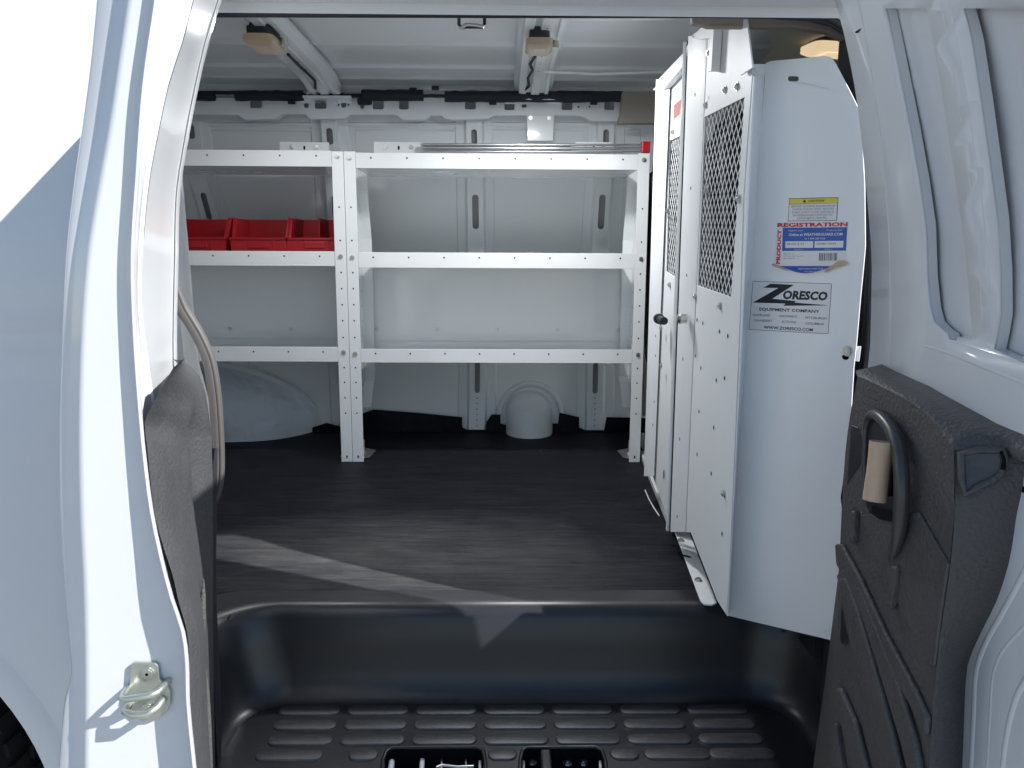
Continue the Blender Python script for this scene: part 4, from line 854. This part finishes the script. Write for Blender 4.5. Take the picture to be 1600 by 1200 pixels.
# posts: folded box edges
def post(name, top, botm, wpx_top, wpx_bot, x, depth):
    b = MB(); a0 = at(top[0], top[1], PX(x)); a1 = at(top[0]+wpx_top, top[1], PX(x)); c0 = at(botm[0], botm[1], PX(x)); c1 = at(botm[0]+wpx_bot, botm[1], PX(x))
    q = Vector((-depth, 0, 0)); bev = .35
    b.grid([[a0, a0+q+(a1-a0)*.12, a0+q+(a1-a0)*.5, a1+q*.35-(a1-a0)*.1, a1], [c0, c0+q+(c1-c0)*.12, c0+q+(c1-c0)*.5, c1+q*.35-(c1-c0)*.1, c1]]); return b.build(name, 'post', pt, smooth=20)
post('frame_post', (1032, 124), (1013, 744), 15, 9, XP+.006, .016)
post('frame_post', (1080, 56), (1052, 831), 25, 19, XP-.001, .011)
b = MB(); a = at(1077, 66, PX(XP)); c = at(1049, 829, PX(XP)); b.tube([a+Vector((-.01, 0, 0)), c+Vector((-.01, 0, 0))], .0048, 6); b.build('door_edge_strip', 'powder', pt, smooth=30)
b = MB(); a = at(1077, 64, PX(XP)); c = at(1048, 828, PX(XP)); b.tube([a+Vector((-.004, 0, 0)), c+Vector((-.004, 0, 0))], .0030, 6); b.build('door_gap', 'darkseal', pt)
# sloping header over the hinged panel and gusset at the roof
pplate('top_gusset', [(1080, 58), (1094, 44), (1120, 33), (1110, 60), (1092, 62)], XP-.012, .006)
pplate('top_fold', [(1112, 30), (1167, 30), (1176, 106), (1157, 118), (1143, 82), (1141, 32)], XP-.010, .003)
pplate('top_rib', [(1111, 34), (1116, 34), (1111, 112), (1106, 112)], XP-.020, .018)
pplate('top_flange', [(1019, 141), (1032, 128), (1064, 92), (1078, 62), (1076, 70), (1067, 104), (1036, 140)], XP-.008, .018)
# base angle on the floor
b = MB()
zfl = FL+.006
ba = [at(x, y, PZ(zfl)) for x, y in ((1054, 832), (1076, 831), (1120, 944), (1113, 947), (1100, 946), (1094, 940))]
b.plate(ba, (), (0, 0, .004)); bo = b.build('base_angle', 'post', pt, bevel=.001)
copies(BOLT_Z, 'bolt', [at(x, y, PZ(zfl+.004)) for x, y in ((1064, 845), (1091, 907))], bo)
b = MB(); b.disc(at(1073, 869, PZ(zfl+.0046)), (0, 0, 1), .006, 8, ry=.014); b.build('punched_slot', 'black', bo)
b = MB(); b.plate([at(x, y, PZ(zfl)) for x, y in ((1000, 712), (1012, 745), (1046, 830), (1050, 824), (1022, 742), (1010, 712))], (), (0, 0, .02)); b.build('base_angle', 'powder', pt, bevel=.002)
# expanded metal
def mesh_screen(corners, x, cols, rowsn, wd, label):
    P = pp(corners, x)   # tl, tr, br, bl
    def q(u, v): return (P[0].lerp(P[1], u)).lerp(P[3].lerp(P[2], u), v)
    b = MB(); thk = .0008
    # two families of crossing strands; node grid of half cells
    nu, nv = cols*2, rowsn*2
    for fam in (1, -1):
        for k in range(-nv, nu+nv+1, 2):
            pts = []
            for j in range(nv+1):
                i = k+fam*j
                if 0 <= i <= nu: pts.append((i, j))
            if len(pts) < 2: continue
            for (i0, j0), (i1, j1) in zip(pts[:-1], pts[1:]):
                a = q(i0/nu, j0/nv); c = q(i1/nu, j1/nv); d = (c-a).normalized(); nn = d.cross(Vector((1, 0, 0))).normalized()*wd/2; o1 = Vector((0 if fam > 0 else .0004, 0, 0)); o2 = o1+Vector((thk, 0, 0))
                b.add([a-nn+o1, c-nn+o1, c+nn+o1, a+nn+o1, a-nn+o2, c-nn+o2, c+nn+o2, a+nn+o2], [(0, 1, 2, 3), (7, 6, 5, 4), (0, 4, 5, 1), (3, 2, 6, 7)])
    o = b.build('mesh_screen', 'powder', pt, fix=False); lab(o, label); o['kind'] = 'stuff'
    return o
mesh_screen([(1100, 184), (1164, 151), (1143, 466), (1089, 447)], XP+.0035, 10, 12, .0027, 'large expanded metal window nearest the wing panel')
mesh_screen([(1045, 221), (1065, 211), (1060, 437), (1040, 425)], XP+.0165, 6, 12, .0030, 'narrow expanded metal window in the far panel')
# dark backing is the seats of the cab; plus latch, knob, red notice, bolts and holes
b = MB(); a = at(1029, 498, PX(XP-.02)); b.tube([a, a+Vector((.0, -.075, 0))], .0105, 12); b.tube([a+Vector((0, .004, 0)), a+Vector((0, -.014, 0))], .0145, 12); lab(b.build('latch_handle', 'darkseal', pt, smooth=40), 'black latch handle on the far panel edge')
b = MB(); a = at(1066, 497, PX(XP-.024)); b.tube([a+Vector((.01, 0, 0)), a+Vector((-.006, 0, 0)), a+Vector((-.012, 0, 0))], [.012, .014, .008], 12); b.build('latch_knob', 'zinc', pt, smooth=50)
pplate('red_notice', [(1053, 164), (1066, 153), (1064, 176), (1052, 186)], XP+.0105, .001, mt=mat('faded_red_notice', (.42, .16, .14), .4), bevel=0, label='faded red notice on the far panel')
bl = [(1041, 160), (1037, 195), (1036, 222), (1032, 286), (1030, 322), (1024, 525), (1024, 556), (1022, 628), (1020, 664)]
h = MB()
for x, y in bl: h.disc(at(x, y, PX(XP-.0108)), (-1, 0, 0), .0045, 8)
for x, y in ((1086, 148), (1079, 294), (1073, 430), (1067, 561), (1062, 686), (1058, 807)): h.disc(at(x, y, PX(XP-.0215)), (-1, 0, 0), .0045, 8)
for x, y in ((1089, 500), (1098, 505), (1124, 518), (1137, 525), (1086, 556), (1095, 575), (1119, 594), (1132, 591), (1092, 643), (1115, 668), (1111, 740), (1128, 834), (1089, 710)): h.disc(at(x, y, PX(XP-.0008)), (-1, 0, 0), .0040, 8, ry=.0048)
h.build('punched_hole', 'black', pt)
h = MB(); h.disc(at(1037, 741, PX(XP+.0105)), (-1, 0, 0), .006, 8, ry=.015); h.build('punched_slot', 'black', pt)
for o_ in copies(BOLT_X, 'bolt', pp([(1108, 83), (1152, 135), (1103, 164), (1104, 298), (1155, 311), (1087, 463), (1126, 478), (1050, 340), (1044, 330), (1034, 512), (1034, 571), (1132, 771), (1133, 140)], XP-.0005), pt): pass
copies(BOLT_X, 'bolt', pp([(1052, 206), (1047, 445)], XP+.0115), pt)

# wing panel
W0 = at(1160, 500, PX(XP)); W0 = Vector((XP+.010, 1.56, 0)); W1 = Vector((.602, 1.335, 0)); wn = Vector(((W1-W0).y, -(W1-W0).x, 0)).normalized()
if wn.y > 0: wn = -wn
WP = (W0, wn)
wing = [(1196, 98), (1204, 95), (1288, 87.5), (1296, 89), (1302, 94), (1308, 104), (1330, 146), (1344, 175), (1347, 220), (1351, 290), (1352, 385), (1349, 420), (1344, 470), (1338, 540), (1334, 575), (1327, 690), (1313, 778), (1316, 800), (1315, 830), (1319, 838), (1318, 870), (1314, 940), (1310, 1016), (1306, 1017), (1296, 1000), (1136, 962)]
wh_ = [slot(1239, 123, 17, 8)]
b = MB(); b.plate(ats(wing, WP), [ats(h, WP) for h in wh_], -wn*.0025); wg = lab(b.build('wing_panel', mat('bright_powder_coat', (.84, .85, .85), .3, coat=.25, var=.01, bump=(3, .1, .003)), pt, bevel=.0012), 'big smooth angled panel carrying the stickers')
# narrow fold between wing and fixed panel
b = MB(); fr = [(100, 1173, 1197), (120, 1175, 1194.5), (300, 1162, 1183), (500, 1156, 1169), (700, 1148, 1155), (900, 1139, 1142), (960, 1135, 1136)]
b.grid([[at(a, y, PX(XP-.0012)), at(c, y, WP)] for y, a, c in fr]); b.build('wing_fold', 'powder', pt)
h = MB(); 
for x, y, rx, ry in ((1187, 112, .010, .007), (1180, 207, .008, .006)): h.disc(at(x, y, (Vector((XP+.004, 1.60, 0)), Vector((.9, -.3, 0)).normalized()))+Vector((-.012, -.012, 0)), (-.8, -.6, 0), rx, 10, ry=ry)
h.build('punched_slot', 'black', pt)
b = MB(); b.plate(ats([(1322, 541), (1345, 541), (1342, 565), (1320, 563)], (W0-wn*.006, wn)), (), -wn*.002); b.build('wing_tab', 'powder', pt, bevel=.001)
b = MB(); c = at(1324.5, 548.5, (W0+wn*.0005, wn)); b.disc(c, wn, .0095, 16, h=.0015); b.disc(c+wn*.0015, wn, .007, 12, h=.003); b.disc(c+wn*.0045, wn, .0045, 6, h=.001); lab(b.build('wing_bolt', 'zinc_blue', pt), 'zinc screw at the right edge of the wing panel')
h = MB(); h.disc(at(1321, 558, (W0+wn*.0006, wn)), wn, .007, 10, ry=.005); h.disc(at(1311, 902, (W0+wn*.0006, wn)), wn, .004, 10, ry=.007); h.build('punched_slot', 'black', pt)

# ---- stickers
WS = lambda k: (W0+wn*(.0003+k*.00025), wn)
def text_verts(s, bold=0.0):
    c = bpy.data.curves.new('t', 'FONT'); c.body = s; c.offset = bold; c.resolution_u = 2
    o = bpy.data.objects.new('t', c); C.objects.link(o); bpy.context.view_layer.update()
    me = o.to_mesh(); vs = [(v.co.x, v.co.y) for v in me.vertices]; fs = [tuple(p.vertices) for p in me.polygons]; o.to_mesh_clear(); bpy.data.objects.remove(o); bpy.data.curves.remove(c)
    xs = [v[0] for v in vs]; ys = [v[1] for v in vs]; x0, x1, y0, y1 = min(xs), max(xs), min(ys), max(ys)
    return [((x-x0)/(x1-x0), (y-y0)/(y1-y0)) for x, y in vs], fs
def ptext(b, s, bl_, br_, up_, bold=0.0, lvl=3):
    """bl, br: baseline ends in photo pixels of the sticker plane; up: cap height vector"""
    vs, fs = text_verts(s, bold); pl = WS(lvl)
    b.add([at(bl_[0]+(br_[0]-bl_[0])*u+up_[0]*v, bl_[1]+(br_[1]-bl_[1])*u+up_[1]*v, pl) for u, v in vs], fs)
def pquad(b, pts, lvl=1): b.add(ats(pts, WS(lvl)), [tuple(range(len(pts)))])
def Z(pts, ox=1160, oy=430, s=.1): return [(ox+x*s, oy+y*s) for x, y in pts]
# dealer sticker
st1 = MB(); st1.add(ats(Z([(175, 92), (1385, 130), (1397, 145), (1342, 905), (1325, 918), (115, 852), (102, 838), (160, 105)]), WS(0)), [tuple(range(8))])
so1 = lab(st1.build('dealer_sticker', 'ink', pt, fix=False), 'large white sticker with black ZORESCO lettering')
b = MB(); pquad(b, Z([(176, 99), (1383, 136), (1390, 146), (1336, 899), (1323, 911), (118, 845), (109, 836), (167, 108)]), 1); b.build('sticker_face', 'sheet', so1, fix=False)
b = MB(); zig = [(325, 195), (440, 132), (805, 150), (465, 368), (835, 404), (815, 428), (1350, 470), (1345, 474), (640, 478), (672, 445), (160, 428), (560, 200)]
zig = [(325, 195), (440, 132), (805, 150), (465, 368), (835, 404), (815, 428), (1350, 472), (640, 478), (672, 443), (160, 428), (562, 200)]
b.plate(ats(Z(zig), WS(2)), ()); b.build('logo_bolt', 'ink', so1, fix=False)
b = MB(); ptext(b, 'ORESCO', *Z([(620, 376), (1318, 400)]), (2.6, -14.2), .045); ptext(b, 'EQUIPMENT COMPANY', *Z([(262, 560), (1200, 600)]), (.5, -5.6), .02); ptext(b, 'WWW.ZORESCO.COM', *Z([(330, 836), (1098, 880)]), (.3, -4.9), .015)
b.build('lettering', 'ink', so1, fix=False)
b = MB()
for s_, a, c in (('CLEVELAND', (160, 640), (432, 645)), ('CINCINNATI', (568, 655), (850, 666)), ('PITTSBURGH', (985, 680), (1312, 694)), ('CRANBERRY', (172, 724), (468, 734)), ('ALTOONA', (612, 745), (838, 754)), ('COLUMBUS', (985, 770), (1268, 782))):
    ptext(b, s_, *Z([a, c]), (.2, -3.7), .005)
b.build('small_lettering', 'greyink', so1, fix=False)
# caution sticker: coordinates from a 9.23x enlargement with origin 1190,300
K = 1/9.233
def Q(pts): return [(1190+x*K, 300+y*K) for x, y in pts]
cs = MB(); pquad(cs, Q([(398, 92), (1108, 75), (1088, 414), (378, 424)]), 0); co = lab(cs.build('caution_sticker', 'ink', pt, fix=False), 'small CAUTION sticker with yellow band')
b = MB(); pquad(b, Q([(398, 180), (1092, 160), (1079, 406), (386, 416)]), 1); b.build('sticker_face', 'sheet', co, fix=False)
b = MB(); pquad(b, Q([(405, 100), (1101, 83), (1095, 158), (400, 174)]), 1); b.build('yellow_band', 'yellow', co, fix=False)
b = MB(); ptext(b, 'CAUTION', *Q([(672, 146), (900, 138)]), (.3, -3.3), .02); pquad(b, Q([(590, 150), (618, 108), (645, 149)]), 3)
b.build('lettering', 'ink', co, fix=False)
b = MB()
for k, (s_, xa, xb) in enumerate((('BEFORE CLOSING DOORS FROM', 428, 1062), ('INSIDE CARGO AREA, BE SURE', 448, 1040), ('CHILD SAFETY LOCK SWITCH IS', 434, 1046), ('IN DISENGAGED POSITION TO', 452, 1020), ('AVOID BEING TRAPPED.', 508, 950))):
    y = 222+k*43; ptext(b, s_, *Q([(xa, y), (xb, y-10)]), (.2, -2.9), 0)
b.build('small_lettering', 'greyink', co, fix=False)
# registration label with curled lower edge
rg = MB(); pquad(rg, Q([(222, 440), (1245, 428), (1205, 1050), (1110, 1070), (270, 1075), (170, 1045)]), 1); ro = lab(rg.build('registration_label', 'sheet', pt, fix=False), 'white and blue registration label peeling at its lower edge')
b = MB(); pquad(b, Q([(305, 516), (1236, 508), (1215, 846), (295, 850)]), 2); b.build('blue_panel', 'blueink', ro, fix=False)
b = MB(); ptext(b, 'REGISTRATION', *Q([(226, 508), (1240, 496)]), (.3, -6.6), .045); ptext(b, 'PRODUCT', *Q([(266, 1040), (290, 545)]), (-6.4, -.3), .045, 3); b.build('red_lettering', 'redink', ro, fix=False)
b = MB(); ptext(b, 'Online at WEATHERGUARD.COM', *Q([(392, 636), (1166, 628)]), (.1, -4.4), .015); ptext(b, 'Register your', *Q([(388, 572), (600, 570)]), (.1, -2.6)); ptext(b, 'Products 24/7', *Q([(940, 562), (1166, 560)]), (.1, -2.3)); ptext(b, 'or 1 800-288-7600', *Q([(622, 686), (916, 683)]), (.1, -2.9)); ptext(b, 'MODEL #', *Q([(472, 838), (596, 837)]), (.1, -1.5)); ptext(b, 'SERIAL #', *Q([(906, 834), (1020, 833)]), (.1, -1.5))
pquad(b, Q([(344, 712), (744, 708), (742, 806), (340, 808)]), 3); pquad(b, Q([(766, 708), (1182, 704), (1176, 802), (762, 805)]), 3); b.build('white_print', 'sheet', ro, fix=False)
b = MB(); ptext(b, '98102-3-01', *Q([(358, 765), (606, 762)]), (.1, -3.0), .01, 4); ptext(b, '2608013633', *Q([(788, 761), (1070, 757)]), (.1, -3.0), .01, 4)
for k, s_ in enumerate(('Werner Co.', '93 Werner Road, Greenville', 'PA 16125')): ptext(b, s_, *Q([(318, 902+k*32), (480 if k != 1 else 600, 900+k*32)]), (.1, -1.9), 0, 3)
x = 828.0; random.seed(5)
while x < 1095:
    w_ = random.choice((6, 9, 14)); b.add(ats(Q([(x, 880), (x+w_, 880), (x+w_-3, 990), (x-3, 990)]), WS(3)), [(0, 1, 2, 3)]); x += w_+random.choice((6, 9, 13))
b.build('black_print', 'greyink', ro, fix=False)
# curled bottom: strip bending off the panel
def curlrow(px0, px1, py, lift, sag): 
    out = []
    for t in np.linspace(0, 1, 17):
        x = px0+(px1-px0)*t; y = py+sag*math.sin(math.pi*t); out.append(at(x, y, (W0+wn*(.0012+lift*(1+.0*t)), wn)))
    return out
def CQ(x, y): return (1190+x*K, 300+y*K)
a = CQ(255, 1068); c = CQ(1000, 1068)
b = MB(); b.grid([curlrow(a[0], c[0], a[1], .0003, 0), curlrow(CQ(300, 0)[0], CQ(975, 0)[0], CQ(0, 1085)[1], .003, 4.0), curlrow(CQ(340, 0)[0], CQ(930, 0)[0], CQ(0, 1100)[1], .005, 7.8)]); b.build('curled_strip', 'blueink', ro, fix=False, smooth=60)
b = MB(); b.grid([[at(*CQ(x, y), (W0+wn*l, wn)) for x, y, l in r] for r in (((145, 1040, .002), (175, 1030, .001), (250, 1060, .001)), ((150, 1066, .006), (230, 1072, .006), (300, 1090, .004)), ((160, 1072, .004), (270, 1105, .007), (420, 1150, .0065)))]); b.build('curl_corner', 'curl', ro, fix=False, smooth=60)
b = MB(); b.grid([[at(*CQ(x, y), (W0+wn*l, wn)) for x, y, l in r] for r in (((1115, 985, .001), (1200, 990, .004), (1260, 1020, .003)), ((1040, 1040, .003), (1130, 1050, .009), (1215, 1050, .006)), ((935, 1100, .004), (980, 1120, .008), (1060, 1090, .006)), ((900, 1160, .005), (930, 1160, .006), (985, 1128, .006)))]); b.build('curl_corner', 'curl', ro, fix=False, smooth=60)
b = MB(); ptext(b, 'WEATHERGUARD.COM', *Q([(525, 1120), (880, 1116)]), (.1, -2.2), .01, 30); ptext(b, '1-800-288-7600', *Q([(612, 1158), (790, 1155)]), (.1, -1.8), 0, 36); b.build('strip_print', 'sheet', ro, fix=False)

# ================================================================== cardboard tube on the door lever
tb = MB(); a = on_curve(1377, 690, f, TO-.030); c = on_curve(1367, 782, f, TO-.030); N = 20
rows_ = []; ax = (c-a).normalized(); e1 = ax.orthogonal().normalized(); e2 = ax.cross(e1)
for t, r in ((0, .0145), (.25, .0142), (.5, .0140), (.75, .0143), (1, .0146)):
    rows_.append([a.lerp(c, t)+(e1*math.cos(2*math.pi*k/N)+e2*math.sin(2*math.pi*k/N))*r*(1+.03*math.sin(3*2*math.pi*k/N+t*4)) for k in range(N)])
inn = [[p.lerp(a.lerp(c, t), .12) for p in rr] for t, rr in zip((0, .25, .5, .75, 1), rows_)]
tb.grid(rows_, closed=True); tb.grid(inn[::-1], closed=True); tb.grid([rows_[0], inn[0]], closed=True); tb.grid([inn[-1], rows_[-1]], closed=True)
tag(tb.build('cardboard_tube', 'card', None, smooth=50), 'short tan cardboard tube slipped over the inner lever of the right door', 'tube')
